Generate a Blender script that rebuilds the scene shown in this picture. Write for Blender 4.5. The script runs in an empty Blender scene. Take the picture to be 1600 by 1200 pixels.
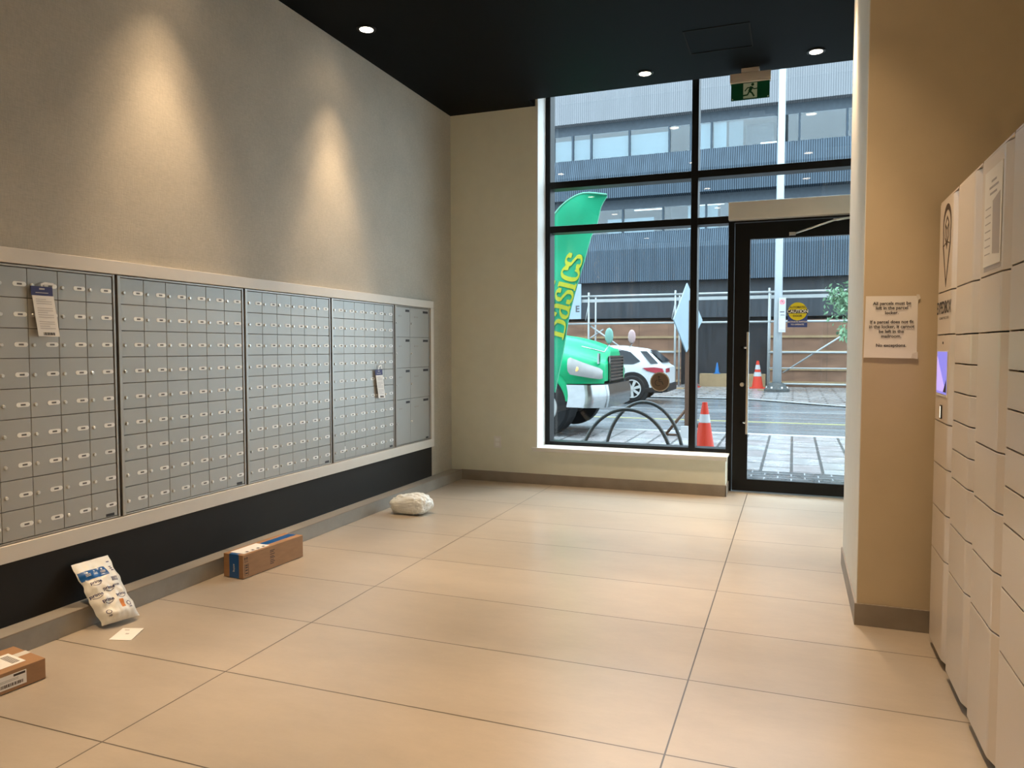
import bpy, math, random
from math import pi, sin, cos, tan, atan2, hypot, radians
from mathutils import Vector, noise
random.seed(7)
SC = bpy.context.scene
COL = SC.collection
# ------------------------------------------------------------------ camera, sky, exposure
cd = bpy.data.cameras.new('camera'); cam = bpy.data.objects.new('camera', cd); COL.objects.link(cam)
cam.location = (0, 0, 1.5)
cam.rotation_euler = (pi/2 - math.atan2(57, 1171), 0, math.atan2(440, math.hypot(1171, 57)))
cd.sensor_width = 36; cd.lens = 1171/1600*36; cd.clip_start = .05; cd.clip_end = 300
SC.camera = cam
W = bpy.data.worlds.new('overcast_sky'); SC.world = W; W.use_nodes = True
bg = W.node_tree.nodes['Background']; bg.inputs[0].default_value = (.80, .92, 1.0, 1); bg.inputs[1].default_value = 14.0
# overcast sky: brighter towards the zenith than at the horizon
_n = W.node_tree.nodes; _l = W.node_tree.links.new
_tc = _n.new('ShaderNodeTexCoord'); _sx = _n.new('ShaderNodeSeparateXYZ'); _l(_tc.outputs['Generated'], _sx.inputs[0])
_cr = _n.new('ShaderNodeValToRGB'); _l(_sx.outputs[2], _cr.inputs[0])
_cr.color_ramp.elements[0].position = 0; _cr.color_ramp.elements[0].color = (.23, .29, .33, 1)
_cr.color_ramp.elements[1].position = 1; _cr.color_ramp.elements[1].color = (.68, .88, 1.0, 1)
_l(_cr.outputs[0], bg.inputs[0])
SC.view_settings.view_transform = 'Standard'; SC.view_settings.look = 'None'
SC.view_settings.gamma = 1; SC.view_settings.exposure = 0; SC.view_settings.use_curve_mapping = False
LAMP_W = 245
LAMP_C = (1, .70, .42)

# ------------------------------------------------------------------ materials
def mat(name, col, rough=.5, metal=0, var=0, vscale=8, bump=0, bscale=40, emit=0, spec=None, stretch=(1, 1, 1), alpha=None, coat=0, rvar=0):
    m = bpy.data.materials.new(name); m.use_nodes = True
    nt = m.node_tree; b = nt.nodes['Principled BSDF']
    b.inputs['Base Color'].default_value = (*col, 1); b.inputs['Roughness'].default_value = rough; b.inputs['Metallic'].default_value = metal
    if spec is not None: b.inputs['Specular IOR Level'].default_value = spec
    if coat: b.inputs['Coat Weight'].default_value = coat
    if emit:
        b.inputs['Emission Color'].default_value = (*col, 1); b.inputs['Emission Strength'].default_value = emit
    tc = nt.nodes.new('ShaderNodeTexCoord'); mp = nt.nodes.new('ShaderNodeMapping'); mp.inputs['Scale'].default_value = stretch
    nt.links.new(tc.outputs['Object'], mp.inputs['Vector'])
    if var or rvar or not bump:
        n = nt.nodes.new('ShaderNodeTexNoise'); n.inputs['Scale'].default_value = vscale; n.inputs['Detail'].default_value = 5
        nt.links.new(mp.outputs[0], n.inputs['Vector'])
        r = nt.nodes.new('ShaderNodeValToRGB')
        v = var or .02
        r.color_ramp.elements[0].position = .3; r.color_ramp.elements[1].position = .7
        r.color_ramp.elements[0].color = (*[c*(1-v) for c in col], 1); r.color_ramp.elements[1].color = (*[min(1, c*(1+v)) for c in col], 1)
        nt.links.new(n.outputs['Fac'], r.inputs['Fac']); nt.links.new(r.outputs[0], b.inputs['Base Color'])
        if rvar:
            mr = nt.nodes.new('ShaderNodeMapRange'); mr.inputs[3].default_value = max(.02, rough-rvar); mr.inputs[4].default_value = rough+rvar
            mr.inputs[1].default_value = .3; mr.inputs[2].default_value = .7
            nt.links.new(n.outputs['Fac'], mr.inputs[0]); nt.links.new(mr.outputs[0], b.inputs['Roughness'])
    if bump:
        n2 = nt.nodes.new('ShaderNodeTexNoise'); n2.inputs['Scale'].default_value = bscale; n2.inputs['Detail'].default_value = 4
        nt.links.new(mp.outputs[0], n2.inputs['Vector'])
        bp = nt.nodes.new('ShaderNodeBump'); bp.inputs['Strength'].default_value = bump; bp.inputs['Distance'].default_value = .01
        nt.links.new(n2.outputs['Fac'], bp.inputs['Height']); nt.links.new(bp.outputs[0], b.inputs['Normal'])
    return m

def brick_mat(name, c1, c2, cm, bw, rh, mortar, off=(0, 0, 0), rot=(0, 0, 0), rough=.4, offset=.5, cloud=.15, cscale=2.0, rvar=.1, stretch=(1, 1, 1), bump=.3, fr=2, cdetail=6):
    m = bpy.data.materials.new(name); m.use_nodes = True; nt = m.node_tree; b = nt.nodes['Principled BSDF']; L = nt.links.new
    tc = nt.nodes.new('ShaderNodeTexCoord'); mp = nt.nodes.new('ShaderNodeMapping')
    geo = nt.nodes.new('ShaderNodeNewGeometry')
    mp.inputs['Location'].default_value = off; mp.inputs['Rotation'].default_value = rot
    L(geo.outputs['Position'], mp.inputs['Vector'])
    br = nt.nodes.new('ShaderNodeTexBrick'); L(mp.outputs[0], br.inputs['Vector'])
    br.offset = offset; br.offset_frequency = fr; br.squash = 1
    for k, v in (('Color1', c1), ('Color2', c2), ('Mortar', cm)): br.inputs[k].default_value = (*v, 1)
    br.inputs['Scale'].default_value = 1; br.inputs['Mortar Size'].default_value = mortar; br.inputs['Mortar Smooth'].default_value = .1
    br.inputs['Brick Width'].default_value = bw; br.inputs['Row Height'].default_value = rh
    mp2 = nt.nodes.new('ShaderNodeMapping'); mp2.inputs['Scale'].default_value = stretch; L(geo.outputs['Position'], mp2.inputs['Vector'])
    n = nt.nodes.new('ShaderNodeTexNoise'); n.inputs['Scale'].default_value = cscale; n.inputs['Detail'].default_value = cdetail; n.inputs['Roughness'].default_value = .6; L(mp2.outputs[0], n.inputs['Vector'])
    mr = nt.nodes.new('ShaderNodeMapRange'); L(n.outputs['Fac'], mr.inputs[0]); mr.inputs[1].default_value = .25; mr.inputs[2].default_value = .75
    mr.inputs[3].default_value = 1-cloud*1.5; mr.inputs[4].default_value = 1+cloud*1.5
    mx = nt.nodes.new('ShaderNodeMixRGB'); mx.blend_type = 'MULTIPLY'; mx.inputs[0].default_value = 1
    L(br.outputs['Color'], mx.inputs[1]); L(mr.outputs[0], mx.inputs[2]); L(mx.outputs[0], b.inputs['Base Color'])
    m2 = nt.nodes.new('ShaderNodeMapRange'); L(n.outputs['Fac'], m2.inputs[0]); m2.inputs[1].default_value = .3; m2.inputs[2].default_value = .7
    m2.inputs[3].default_value = max(.03, rough-rvar); m2.inputs[4].default_value = rough+rvar; L(m2.outputs[0], b.inputs['Roughness'])
    bp = nt.nodes.new('ShaderNodeBump'); bp.inputs['Strength'].default_value = bump; bp.inputs['Distance'].default_value = .004; bp.invert = True
    L(br.outputs['Fac'], bp.inputs['Height']); L(bp.outputs[0], b.inputs['Normal'])
    return m

def glass_mat(name, tint=(1, 1, 1), ior=1.45):
    m = bpy.data.materials.new(name); m.use_nodes = True; nt = m.node_tree
    for n in list(nt.nodes):
        if n.type != 'OUTPUT_MATERIAL': nt.nodes.remove(n)
    out = [n for n in nt.nodes if n.type == 'OUTPUT_MATERIAL'][0]
    t = nt.nodes.new('ShaderNodeBsdfTransparent'); t.inputs[0].default_value = (*tint, 1)
    g = nt.nodes.new('ShaderNodeBsdfGlossy'); g.inputs['Roughness'].default_value = .01
    f = nt.nodes.new('ShaderNodeFresnel'); f.inputs['IOR'].default_value = ior
    ge = nt.nodes.new('ShaderNodeNewGeometry'); mr = nt.nodes.new('ShaderNodeMapRange'); mr.inputs[3].default_value = ior; mr.inputs[4].default_value = 1/ior
    nt.links.new(ge.outputs['Backfacing'], mr.inputs[0]); nt.links.new(mr.outputs[0], f.inputs['IOR'])
    mx = nt.nodes.new('ShaderNodeMixShader')
    nt.links.new(f.outputs[0], mx.inputs[0]); nt.links.new(t.outputs[0], mx.inputs[1]); nt.links.new(g.outputs[0], mx.inputs[2]); nt.links.new(mx.outputs[0], out.inputs[0])
    return m

def rib_mat(name, ca, cb, pitch, rough=.5, streak=.12):
    m = bpy.data.materials.new(name); m.use_nodes = True; nt = m.node_tree; b = nt.nodes['Principled BSDF']; L = nt.links.new
    geo = nt.nodes.new('ShaderNodeNewGeometry'); s = nt.nodes.new('ShaderNodeSeparateXYZ'); L(geo.outputs['Position'], s.inputs[0])
    mu = nt.nodes.new('ShaderNodeMath'); mu.operation = 'MULTIPLY'; mu.inputs[1].default_value = 2*pi/pitch; L(s.outputs[0], mu.inputs[0])
    si = nt.nodes.new('ShaderNodeMath'); si.operation = 'SINE'; L(mu.outputs[0], si.inputs[0])
    mr = nt.nodes.new('ShaderNodeMapRange'); L(si.outputs[0], mr.inputs[0]); mr.inputs[1].default_value = -.1; mr.inputs[2].default_value = .8
    mp = nt.nodes.new('ShaderNodeMapping'); mp.inputs['Scale'].default_value = (3, 3, .3); L(geo.outputs['Position'], mp.inputs[0])
    n = nt.nodes.new('ShaderNodeTexNoise'); n.inputs['Scale'].default_value = 1.2; n.inputs['Detail'].default_value = 6; L(mp.outputs[0], n.inputs['Vector'])
    m2 = nt.nodes.new('ShaderNodeMapRange'); L(n.outputs['Fac'], m2.inputs[0]); m2.inputs[1].default_value = .3; m2.inputs[2].default_value = .7; m2.inputs[3].default_value = 1-streak; m2.inputs[4].default_value = 1+streak
    mx = nt.nodes.new('ShaderNodeMixRGB'); L(mr.outputs[0], mx.inputs[0]); mx.inputs[1].default_value = (*ca, 1); mx.inputs[2].default_value = (*cb, 1)
    m3 = nt.nodes.new('ShaderNodeMixRGB'); m3.blend_type = 'MULTIPLY'; m3.inputs[0].default_value = 1; L(mx.outputs[0], m3.inputs[1]); L(m2.outputs[0], m3.inputs[2])
    L(m3.outputs[0], b.inputs['Base Color']); b.inputs['Roughness'].default_value = rough
    bp = nt.nodes.new('ShaderNodeBump'); bp.inputs['Strength'].default_value = .5; bp.inputs['Distance'].default_value = .02; L(si.outputs[0], bp.inputs['Height']); L(bp.outputs[0], b.inputs['Normal'])
    return m

def fabric_mat(name, c):
    m = mat(name, c, .9, var=.05, vscale=3, spec=.2)
    nt = m.node_tree; b = nt.nodes['Principled BSDF']; L = nt.links.new
    src = b.inputs['Base Color'].links[0].from_socket
    geo = nt.nodes.new('ShaderNodeNewGeometry')
    outs = []
    for sc in ((1, 14, 130), (1, 130, 14)):
        mp = nt.nodes.new('ShaderNodeMapping'); mp.inputs['Scale'].default_value = sc; L(geo.outputs['Position'], mp.inputs[0])
        n = nt.nodes.new('ShaderNodeTexNoise'); n.inputs['Scale'].default_value = 2; n.inputs['Detail'].default_value = 2; L(mp.outputs[0], n.inputs['Vector']); outs.append(n.outputs['Fac'])
    ad = nt.nodes.new('ShaderNodeMath'); ad.operation = 'ADD'; L(outs[0], ad.inputs[0]); L(outs[1], ad.inputs[1])
    mr = nt.nodes.new('ShaderNodeMapRange'); L(ad.outputs[0], mr.inputs[0]); mr.inputs[1].default_value = .6; mr.inputs[2].default_value = 1.4; mr.inputs[3].default_value = .88; mr.inputs[4].default_value = 1.12
    mx = nt.nodes.new('ShaderNodeMixRGB'); mx.blend_type = 'MULTIPLY'; mx.inputs[0].default_value = 1; L(src, mx.inputs[1]); L(mr.outputs[0], mx.inputs[2]); L(mx.outputs[0], b.inputs['Base Color'])
    bp = nt.nodes.new('ShaderNodeBump'); bp.inputs['Strength'].default_value = .25; bp.inputs['Distance'].default_value = .002; L(ad.outputs[0], bp.inputs['Height']); L(bp.outputs[0], b.inputs['Normal'])
    return m

M = {}
M['fabric'] = fabric_mat('woven_wallcovering', (.45, .425, .37))
M['wall'] = mat('painted_wall', (.74, .745, .64), .75, var=.02, bump=.05, bscale=200)
M['daylit'] = mat('daylit_wall_paint', (.72, .71, .66), .7, var=.02)  # wall paint with cool window light put into its colour
M['white'] = mat('white_paint', (.78, .77, .74), .5, var=.02)
M['surround'] = mat('surround_paint', (.66, .62, .56), .45, var=.02)
M['ceil'] = mat('black_ceiling', (.0022, .0034, .0042), .6, var=.05, spec=.08)
M['tile'] = brick_mat('porcelain_floor', (.43, .37, .30), (.41, .352, .285), (.09, .07, .05), 2.02, .663, .0035, off=(2.44, -2.058, 0), offset=0, rough=.30, rvar=.012, cloud=.09, cscale=1.3, stretch=(1, 2.0, 1), bump=.4, cdetail=9)
M['curb'] = brick_mat('curb_tile', (.30, .275, .24), (.28, .26, .225), (.12, .11, .09), .663, 4, .004, off=(0, -.07, .5), rot=(0, 0, 0), offset=0, rough=.5, cloud=.12, cscale=5)
M['base'] = mat('baseboard_tile', (.27, .23, .19), .5, var=.12, vscale=6)
M['dark'] = mat('dark_brown_panel', (.016, .014, .012), .6, var=.05, spec=.25)
M['frame'] = mat('black_aluminium', (.004, .0045, .005), .4, var=.03, spec=.25)
M['glass'] = glass_mat('window_glass')
M['box'] = mat('mailbox_aluminium', (.38, .38, .36), .42, metal=.35, var=.03, vscale=3)
M['boxd'] = mat('mailbox_edge', (.36, .34, .31), .35, metal=.7, var=.02)
M['gap'] = mat('dark_gap', (.02, .018, .016), .7)
M['boxgap'] = mat('mailbox_joint', (.13, .125, .115), .6)
M['plate'] = mat('white_number_plate', (.85, .86, .84), .4, var=.01)
M['ink'] = mat('black_ink', (.02, .02, .022), .6)
M['chrome'] = mat('polished_chrome', (.75, .76, .77), .12, metal=1, var=.02)
M['steel'] = mat('brushed_steel', (.62, .62, .60), .3, metal=.9, var=.04)
M['locker'] = mat('locker_paint', (.69, .62, .55), .285, var=.015, vscale=2, bump=.03, bscale=300)
M['paper'] = mat('white_paper', (.85, .83, .80), .75, var=.02)
M['navy'] = mat('navy_print', (.03, .03, .12), .5)
M['card'] = mat('brown_cardboard', (.36, .20, .10), .75, var=.08, vscale=10, stretch=(1, 1, 4))
M['tape'] = mat('blue_tape', (.01, .10, .34), .3, var=.04)
M['tapew'] = mat('clear_tape', (.75, .72, .66), .25)
M['film'] = mat('white_mailer_film', (.80, .80, .77), .38, var=.03, bump=.35, bscale=14)
M['orange'] = mat('orange_print', (.65, .22, .03), .5)
M['blueprint'] = mat('blue_print', (.03, .07, .30), .5)
M['plastic'] = mat('grey_white_plastic', (.84, .88, .88), .28, var=.10, vscale=9, bump=.15, bscale=60)
M['lens'] = mat('lit_downlight_lens', (1, .86, .68), emit=14)
M['exitg'] = mat('exit_green', (.0, .07, .03), .35)
M['exitw'] = mat('exit_pale', (.55, .68, .58), .4)
M['beige'] = mat('beige_plastic', (.52, .46, .40), .5)
M['opbox'] = mat('operator_aluminium', (.62, .59, .54), .4, metal=.25, var=.02)
M['yellow'] = mat('yellow_vinyl', (.68, .60, .02), .45)
M['bronze'] = mat('bronze_plate', (.13, .095, .07), .4, metal=.3)
M['screen'] = mat('lit_screen', (.20, .20, .75), emit=.9)
M['screenl'] = mat('lit_screen_light', (.42, .34, .85), emit=1.0)
[n for n in M['tile'].node_tree.nodes if n.type == 'TEX_NOISE'][0].inputs['Roughness'].default_value = .76
M['tile'].node_tree.nodes['Principled BSDF'].inputs['Specular IOR Level'].default_value = .8
# outdoors
M['paver'] = brick_mat('wet_pavers', (.60, .60, .60), (.56, .50, .50), (.14, .14, .14), .62, .36, .02, off=(.2, 0, 0), rot=(0, 0, radians(90)), rough=.24, rvar=.07, cloud=.12, cscale=3, bump=.4, fr=2)
M['setts'] = brick_mat('wet_dark_setts', (.06, .065, .07), (.11, .115, .12), (.5, .52, .54), .30, .16, .008, rough=.3, rvar=.08, cloud=.2, cscale=5)
M['far_paver'] = brick_mat('wet_far_pavers', (.52, .50, .50), (.40, .38, .38), (.14, .14, .14), .9, .45, .03, rough=.28, rvar=.08, cloud=.15, cscale=2)
M['asphalt'] = mat('wet_asphalt', (.24, .26, .28), .24, var=.15, vscale=1.2, stretch=(.4, 2.5, 1), rvar=.1)
M['kerb'] = mat('wet_concrete_kerb', (.70, .72, .73), .4, var=.1)
M['lineY'] = mat('yellow_road_paint', (.62, .58, .22), .4)
M['lineW'] = mat('pale_road_seam', (.5, .52, .53), .3)
M['rib_light'] = rib_mat('pale_ribbed_cladding', (.33, .35, .38), (.50, .52, .55), .085, streak=.05)
M['rib_dark'] = rib_mat('slate_ribbed_cladding', (.045, .07, .10), (.17, .245, .32), .085, streak=.15)
M['soffit'] = mat('grey_soffit', (.16, .20, .24), .6, var=.1)
M['smooth'] = mat('wet_dark_concrete', (.075, .088, .105), .5, var=.25, vscale=2, stretch=(4, 4, .4))
M['void'] = mat('dark_hoarding_mesh', (.045, .052, .062), .6, var=.35, vscale=3, stretch=(6, 6, .5))
M['room'] = mat('office_wall', (.36, .38, .38), .8, var=.1, vscale=.6)
M['roomd'] = mat('office_dark', (.09, .11, .13), .7, var=.1)
M['curtain'] = mat('pale_blind', (.62, .70, .70), .7, var=.05)
M['fluor'] = mat('fluorescent_diffuser', (1, .98, .82), emit=2.2)
M['bglass'] = glass_mat('office_glass', (.80, .88, .92), 1.6)
M['mull'] = mat('grey_mullion', (.10, .14, .18), .5)
M['ply'] = brick_mat('weathered_plywood', (.36, .20, .13), (.30, .17, .115), (.2, .12, .08), 1.2, 2.6, .01, rot=(radians(-90), 0, 0), rough=.7, cloud=.22, cscale=1.3, stretch=(1, 1, 3), offset=0)
M['timber'] = mat('pale_timber', (.52, .36, .20), .7, var=.12)
M['galv'] = mat('galvanised_tube', (.62, .66, .66), .4, metal=.3, var=.05)
M['pole'] = mat('pale_lamp_post', (.72, .80, .84), .35, var=.03)
M['cone'] = mat('orange_cone', (.90, .06, .03), .4, var=.03)
M['band'] = mat('reflective_band', (.72, .74, .76), .3)
M['bluec'] = mat('blue_cone', (.02, .22, .60), .4)
M['truck'] = mat('green_truck_paint', (.0, .62, .25), .38, spec=.22)
M['rubber'] = mat('black_rubber', (.015, .016, .018), .6, var=.2, vscale=30)
M['hub'] = mat('white_wheel_hub', (.68, .68, .66), .35, var=.03)
M['lamp_glass'] = mat('headlight_lens', (.70, .68, .66), .15, var=.08, vscale=12)
M['amber'] = mat('amber_lens', (.75, .35, .1), .2)
M['grille'] = mat('dark_grille', (.015, .018, .02), .4)
M['suv'] = mat('white_car_paint', (.80, .84, .86), .35, spec=.25)
M['tint'] = mat('tinted_window', (.03, .04, .05), .08)
M['tail'] = mat('red_tail_lamp', (.55, .06, .09), .2, var=.1)
M['hoop'] = mat('dark_rack_steel', (.10, .115, .12), .3, metal=.4, var=.1)
M['flag'] = mat('green_flag_cloth', (.015, .52, .26), .65, var=.06, vscale=2)
M['flagy'] = mat('yellow_flag_letter', (.72, .74, .05), .65)
M['flagb'] = mat('pale_flag_letter', (.50, .72, .80), .65)
M['flage'] = mat('pale_flag_edge', (.22, .72, .48), .6)
M['signb'] = mat('pale_sign_back', (.52, .68, .80), .35, var=.05)
M['wood'] = mat('brown_wood_stand', (.16, .09, .06), .6, var=.1)
M['leaf'] = mat('pale_green_leaf', (.34, .62, .36), .5, var=.3, vscale=3)
M['bark'] = mat('grey_bark', (.12, .10, .08), .8, var=.2)
M['signw'] = mat('white_sign_face', (.85, .86, .88), .5)
M['bumper'] = mat('dull_chrome', (.80, .84, .86), .2, metal=1, var=.05)
M['mirror_near'] = mat('pale_green_mirror', (.32, .66, .56), .4); M['mirror_far'] = mat('pale_pink_mirror', (.80, .55, .56), .4)
M['dark_base'] = mat('dark_base', (.12, .13, .13), .6, var=.3, vscale=20)
M['red'] = mat('red_sign_paint', (.60, .03, .06), .4)

def tone(name, k):
    nt = M[name].node_tree
    for n in nt.nodes:
        if n.type == 'BSDF_PRINCIPLED':
            c = n.inputs['Base Color'].default_value; n.inputs['Base Color'].default_value = (c[0]*k, c[1]*k, c[2]*k, 1)
        elif n.type == 'VALTORGB':
            for e in n.color_ramp.elements: c = e.color; e.color = (c[0]*k, c[1]*k, c[2]*k, 1)
        elif n.type == 'TEX_BRICK':
            for q in ('Color1', 'Color2', 'Mortar'): c = n.inputs[q].default_value; n.inputs[q].default_value = (c[0]*k, c[1]*k, c[2]*k, 1)
        elif n.type == 'MIX_RGB' and n.blend_type == 'MIX':
            for q in (1, 2): c = n.inputs[q].default_value; n.inputs[q].default_value = (c[0]*k, c[1]*k, c[2]*k, 1)
for n_ in ('setts', 'paver', 'far_paver', 'asphalt', 'kerb', 'lineY', 'lineW', 'rib_light', 'rib_dark', 'soffit', 'smooth', 'void', 'room', 'roomd', 'curtain', 'mull', 'ply', 'timber', 'galv', 'pole', 'cone', 'band', 'bluec', 'truck', 'hub', 'lamp_glass', 'suv', 'tail', 'flag', 'flagy', 'flagb', 'flage', 'signb', 'wood', 'leaf', 'signw', 'bumper', 'rubber', 'hoop', 'grille', 'mirror_near', 'mirror_far', 'dark_base', 'tint'):
    tone(n_, .28)
    if n_ not in ('setts', 'paver', 'far_paver', 'asphalt'): M[n_].node_tree.nodes['Principled BSDF'].inputs['Specular IOR Level'].default_value = .12

# ------------------------------------------------------------------ mesh building
WP = {}
def T(o, label=None, cat=None, group=None, kind=None):
    if label: o['label'] = label
    if cat: o['category'] = cat
    if group: o['group'] = group
    if kind: o['kind'] = kind
    return o
def empty(name, loc, label, cat, group=None, kind=None):
    o = bpy.data.objects.new(name, None); COL.objects.link(o); o.location = loc; o.empty_display_size = .1
    WP[o.name] = Vector(loc)
    return T(o, label, cat, group, kind)

class MB:
    def __init__(s): s.v = []; s.f = []; s.sm = []
    def add(s, vs, fs, smooth=False):
        o = len(s.v); s.v += [Vector(p) for p in vs]; s.f += [tuple(i+o for i in f) for f in fs]; s.sm += [smooth]*len(fs); return s
    def box(s, a, b):
        x0, x1 = sorted((a[0], b[0])); y0, y1 = sorted((a[1], b[1])); z0, z1 = sorted((a[2], b[2]))
        return s.add([(x0, y0, z0), (x1, y0, z0), (x1, y1, z0), (x0, y1, z0), (x0, y0, z1), (x1, y0, z1), (x1, y1, z1), (x0, y1, z1)],
                     [(0, 3, 2, 1), (4, 5, 6, 7), (0, 1, 5, 4), (1, 2, 6, 5), (2, 3, 7, 6), (3, 0, 4, 7)])
    def prism(s, pts, fn0, fn1, smooth=False):
        n = len(pts); vs = [fn0(*p) for p in pts]+[fn1(*p) for p in pts]
        # keep normals outward whichever way the outline runs
        a = sum(pts[i][0]*pts[(i+1) % n][1]-pts[(i+1) % n][0]*pts[i][1] for i in range(n))
        s.add(vs, [tuple(range(n))[::-1], tuple(range(n, 2*n))], False)
        o = len(s.v)-2*n
        s.f += [(o+i, o+(i+1) % n, o+n+(i+1) % n, o+n+i) for i in range(n)]; s.sm += [smooth]*n
        return s
    def tube(s, pts, r, n=10, r1=None, cap=True):
        pts = [Vector(p) for p in pts]; N = len(pts); rs = [r+(r1-r)*i/(N-1) if r1 is not None else r for i in range(N)]
        up = Vector((0, 0, 1)); vs = []; prev = None
        for i, p in enumerate(pts):
            d = (pts[min(i+1, N-1)]-pts[max(i-1, 0)]).normalized()
            if prev is None:
                a = d.cross(up) if abs(d.dot(up)) < .95 else d.cross(Vector((1, 0, 0)))
            else: a = prev-d*prev.dot(d)
            a.normalize(); prev = a; b = d.cross(a)
            for k in range(n):
                t = 2*pi*k/n; vs.append(p+(a*cos(t)+b*sin(t))*rs[i])
        fs = [(i*n+k, i*n+(k+1) % n, (i+1)*n+(k+1) % n, (i+1)*n+k) for i in range(N-1) for k in range(n)]
        s.add(vs, fs, True)
        if cap:
            o = len(s.v)-N*n; s.f += [tuple(o+k for k in range(n))[::-1], tuple(o+(N-1)*n+k for k in range(n))]; s.sm += [False, False]
        return s
    def lathe(s, prof, c, axis='z', n=28):
        vs = []; m = len(prof)
        for k in range(n):
            t = 2*pi*k/n
            for r, h in prof:
                if axis == 'z': p = (r*cos(t), r*sin(t), h)
                elif axis == 'y': p = (r*cos(t), h, r*sin(t))
                else: p = (h, r*cos(t), r*sin(t))
                vs.append(Vector(c)+Vector(p))
        fs = [(k*m+i, ((k+1) % n)*m+i, ((k+1) % n)*m+i+1, k*m+i+1) for k in range(n) for i in range(m-1)]
        return s.add(vs, fs, False)
    def grid(s, nu, nv, fn, smooth=True, closeu=False):
        vs = [fn(i/(nu if closeu else nu-1), j/(nv-1)) for i in range(nu) for j in range(nv)]
        fs = []
        for i in range(nu if closeu else nu-1):
            for j in range(nv-1):
                a = i*nv+j; b = ((i+1) % nu)*nv+j; fs.append((a, b, b+1, a+1))
        return s.add(vs, fs, smooth)
    def strip(s, pts, w, fn, t=.001, closed=False):
        """flat stroke of width w (number or function of direction) mapped by fn(x, y, h)"""
        n = len(pts); L = []; R = []
        for i, p in enumerate(pts):
            a = pts[(i-1) % n] if closed or i > 0 else p; b = pts[(i+1) % n] if closed or i < n-1 else p
            dx, dy = b[0]-a[0], b[1]-a[1]; l = hypot(dx, dy) or 1; dx /= l; dy /= l
            ww = (w(dx, dy) if callable(w) else w)/2
            L.append((p[0]-dy*ww, p[1]+dx*ww)); R.append((p[0]+dy*ww, p[1]-dx*ww))
        vs = [fn(*p, t) for p in L]+[fn(*p, t) for p in R]+[fn(*p, 0) for p in L]+[fn(*p, 0) for p in R]
        fs = []
        for i in range(n if closed else n-1):
            j = (i+1) % n
            fs += [(i, n+i, n+j, j), (2*n+i, i, j, 2*n+j), (n+i, 3*n+i, 3*n+j, n+j)]
        return s.add(vs, fs)
    def plate(s, pts, fn, t=.001):
        n = len(pts)
        return s.add([fn(*p, t) for p in pts]+[fn(*p, 0) for p in pts], [tuple(range(n))]+[(n+i, n+(i+1) % n, (i+1) % n, i) for i in range(n)])
    def text(s, string, size, fn, t=.001, bold=0, align='CENTER', xs=1.0):
        cu = bpy.data.curves.new('t', 'FONT'); cu.body = string; cu.size = size; cu.align_x = align; cu.align_y = 'CENTER'; cu.offset = bold*size; cu.resolution_u = 3
        o = bpy.data.objects.new('t', cu); COL.objects.link(o); bpy.context.view_layer.update()
        me = bpy.data.meshes.new_from_object(o.evaluated_get(bpy.context.evaluated_depsgraph_get()))
        s.add([fn(v.co.x*xs, v.co.y, t) for v in me.vertices], [tuple(p.vertices) for p in me.polygons])
        bpy.data.objects.remove(o); bpy.data.curves.remove(cu); bpy.data.meshes.remove(me)
        return s
    def build(s, name, m, parent=None, origin=None, bev=0, seg=2, sub=0, normals=True, label=None):
        me = bpy.data.meshes.new(name)
        xs = [v.x for v in s.v]; ys = [v.y for v in s.v]; zs = [v.z for v in s.v]
        if origin is None:
            origin = Vector(((min(xs)+max(xs))/2, (min(ys)+max(ys))/2, min(zs)))
        origin = Vector(origin)
        me.from_pydata([tuple(v-origin) for v in s.v], [], s.f); me.validate()
        for p, k in zip(me.polygons, s.sm): p.use_smooth = k
        if normals:
            import bmesh
            bm = bmesh.new(); bm.from_mesh(me); bmesh.ops.recalc_face_normals(bm, faces=bm.faces); bm.to_mesh(me); bm.free()
        me.materials.append(m)
        o = bpy.data.objects.new(name, me); COL.objects.link(o)
        WP[o.name] = origin
        if parent is not None:
            o.parent = parent; o.location = origin-WP[parent.name]
        else: o.location = origin
        if bev:
            b = o.modifiers.new('bevel', 'BEVEL'); b.width = bev; b.segments = seg; b.limit_method = 'ANGLE'
        if sub:
            b = o.modifiers.new('sub', 'SUBSURF'); b.levels = sub; b.render_levels = sub
        if label: o['label'] = label
        return o
def bx(name, a, b, m, parent=None, bev=0, label=None):
    return MB().box(a, b).build(name, m, parent, bev=bev, label=label)
def struct(name, mb, m, label=None, bev=0, parent=None):
    o = mb.build(name, m, parent, bev=bev)
    if parent is None:
        o['kind'] = 'structure'
        if label: o['label'] = label
        o['category'] = name.split('_')[0]
    return o
def plane_fn(O, U, V):
    O, U, V = Vector(O), Vector(U).normalized(), Vector(V).normalized(); N = U.cross(V).normalized()
    return lambda x, y, h=0: O+U*x+V*y+N*h
def disc_pts(cx, cy, r, n=24, ry=None): return [(cx+r*cos(2*pi*k/n), cy+(ry or r)*sin(2*pi*k/n)) for k in range(n)]
def copy_tree(o, parent=None):
    c = o.copy(); COL.objects.link(c); c.parent = parent
    if o.name in WP: WP[c.name] = WP[o.name].copy()
    for ch in list(o.children): copy_tree(ch, c)
    return c

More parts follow.
